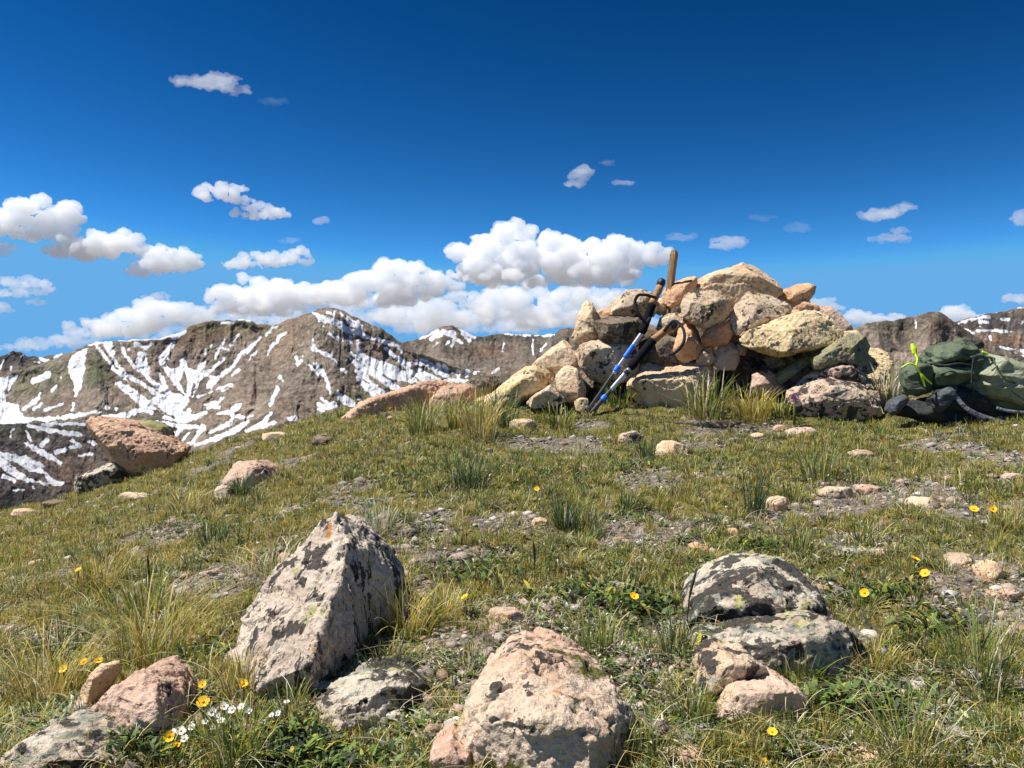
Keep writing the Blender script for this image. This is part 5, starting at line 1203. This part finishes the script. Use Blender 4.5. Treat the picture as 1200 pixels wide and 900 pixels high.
def soft(name, outline, mat, dz=0.0, thick=.3, front=(), fold=1.0, seed=1, parent=None, smooth_it=6, fs=1.0, bk=.75):
    ol = np.array(outline, float); c = ol.mean(0); d = DP + dz; pts = []
    for (a, b) in ol:
        pts.append(P(a, b, d))
        for (k_, o_) in ((bk, .6), (.62, -.38)):
            q = c + (np.array([a, b]) - c) * k_; pts.append(P(q[0], q[1], d) + np.array([0, o_ * thick, 0]))
    for f_ in front: pts.append(P(f_[0], f_[1], d - f_[2]))
    me = hull_mesh(pts)
    me2 = apply_mods(me, [('REMESH', dict(mode='VOXEL', voxel_size=.0055)), ('SMOOTH', dict(factor=.8, iterations=smooth_it * 3))]); bpy.data.meshes.remove(me)
    v = co_of(me2); n = no_of(me2)
    q = v * 5.0 * fs; q = q + .5 * np.stack([perlin(q * .6, seed), perlin(q * .6 + 7, seed), perlin(q * .6 + 13, seed)], 1)
    ds = (ridged(q * np.array([.8, 1, 2.0]), 2, seed, .35) - .6) * .020 * fold + fbm(v * 5, 3, seed + 4) * .014 * fold
    v = v + n * ds[:, None] - pack0
    me2.vertices.foreach_set('co', v.astype(np.float32).ravel()); me2.update(); me2.polygons.foreach_set('use_smooth', np.ones(len(me2.polygons), bool))
    return link(name, me2, mat, parent or pack)
body = soft('main_bag', [(1136,406),(1153,411),(1168,420),(1200,431),(1260,446),(1300,470),(1300,520),(1240,505),(1200,494),(1160,476),(1128,462),(1120,430)], M_PALEOL, -.05, .42, [(1160,440,.16),(1220,460,.18)], seed=2)
lid = soft('lid', [(1088,428),(1090,418),(1097,407),(1112,399),(1125,397),(1137,401),(1143,411),(1138,425),(1118,430),(1100,431)], M_OLIVE, -.02, .36, [(1112,420,.19)], fold=1.3, seed=3)
soft('lid_roll', [(1085,440),(1089,430),(1104,425),(1126,423),(1138,428),(1138,440),(1130,451),(1112,456),(1093,457)], M_OLIVE, -.06, .34, [(1110,440,.2)], fold=1.1, seed=13)
soft('lid_pocket', [(1060,433),(1066,424),(1078,418),(1088,422),(1095,445),(1096,460),(1082,468),(1070,465),(1063,452)], M_OLIVE, -.06, .22, fold=1.2, seed=4)
soft('hip_belt', [(1044,486),(1048,477),(1062,468),(1095,464),(1130,464),(1165,476),(1200,490),(1260,510),(1260,522),(1200,510),(1150,500),(1100,494),(1060,491)], M_BLKN, -.08, .26, fold=.8, seed=5)
soft('back_padding', [(1084,470),(1096,458),(1120,450),(1140,455),(1165,472),(1180,486),(1150,490),(1110,486),(1090,482)], M_BLKN, -.14, .16, fold=.7, seed=6)
soft('side_panel', [(1122,408),(1137,404),(1148,410),(1144,426),(1140,440),(1136,456),(1126,452)], M_OLIVE, -.06, .26, fold=1.0, seed=7)
soft('top_handle', [(1142,402),(1148,398),(1154,402),(1154,409),(1146,410)], M_BLKN, .12, .05, fold=.2, seed=8, smooth_it=2)
def strap(name, pts, w_, flat, mat, dz0=-.18, k=10):
    L_ = smoothline([P(a, b, DP + (c[0] if c else dz0)) - pack0 for (a, b, *c) in pts], 7)
    v, f = tube_mesh(L_, [x * SP for x in np.interp(np.linspace(0, 1, len(L_)), np.linspace(0, 1, len(w_)), w_)], k, flat)
    return link(name, mesh_from(name, v, faces=f), mat, pack)
strap('shoulder_strap', [(1112,455,-.20),(1118,462,-.24),(1132,478,-.27),(1150,488,-.28),(1175,496,-.29),(1205,506,-.30),(1250,518,-.3)], [2.4,3,3,3.4,3.6,3.8,4], .4, M_GREYP)
soft('shoulder_pad', [(1092,480),(1091,467),(1098,459),(1110,453),(1122,451),(1122,458),(1114,470),(1108,482),(1099,485)], M_DGREY, -.22, .10, fold=.4, seed=14, smooth_it=3)
soft('belt_padding', [(1041,484),(1042,473),(1049,466),(1060,462),(1066,466),(1056,471),(1050,480),(1047,489)], M_DGREY, -.14, .14, fold=.4, seed=15, smooth_it=3)
strap('compression_strap', [(1128,404,-.1),(1146,414,-.16),(1166,421,-.17),(1185,430,-.14),(1220,440,-.1)], [1.6,1.6,1.6], .5, M_OLIVE)
strap('compression_strap', [(1160,418,-.16),(1180,444,-.22),(1200,452,-.2),(1230,462,-.2)], [1.5,1.5,1.5], .5, M_OLIVE)
strap('lower_webbing', [(1168,478,-.24),(1185,482,-.25),(1230,486,-.25)], [1.8,1.8,1.8], .5, M_GREYP)
strap('neon_cord', [(1071,407,-.2),(1072,414,-.22),(1075,421,-.24),(1074,429,-.25),(1078,437,-.25),(1081,444,-.25),(1084,453,-.22)], [1.3,1.2,1.1,1.1], 1.0, M_NEON)
strap('neon_cord', [(1074,429,-.25),(1066,426,-.25),(1056,431,-.24)], [1.0,1.0,.8], 1.0, M_NEON)
strap('neon_cord', [(1078,437,-.25),(1084,443,-.25),(1092,450,-.22)], [1.0,1.0,.8], 1.0, M_NEON)
strap('neon_zip_pull', [(1069,403,-.2),(1071,409,-.21),(1072,415,-.22)], [2.0,3.6,2.6], .6, M_NEON)
strap('neon_zip_pull', [(1151,412,-.2),(1158,415,-.2)], [1.4,1.2], .6, M_NEON)

strap('seam', [(1141,420,-.2),(1139,435,-.24),(1139,452,-.25),(1142,466,-.22)], [1.0,1.0,1.0], .6, M_BLKN)
strap('seam', [(1164,420,-.2),(1172,440,-.26),(1186,458,-.28),(1202,470,-.26)], [.9,.9,.9], .6, M_OLIVE)
strap('zipper', [(1092,426,-.2),(1108,428,-.24),(1124,426,-.25),(1138,428,-.2)], [1.3,1.3,1.2], .5, M_BLKN)
soft('buckle', [(1150,489),(1158,489),(1160,494),(1152,495)], M_BLKN, -.30, .02, fold=.05, seed=19, smooth_it=1)
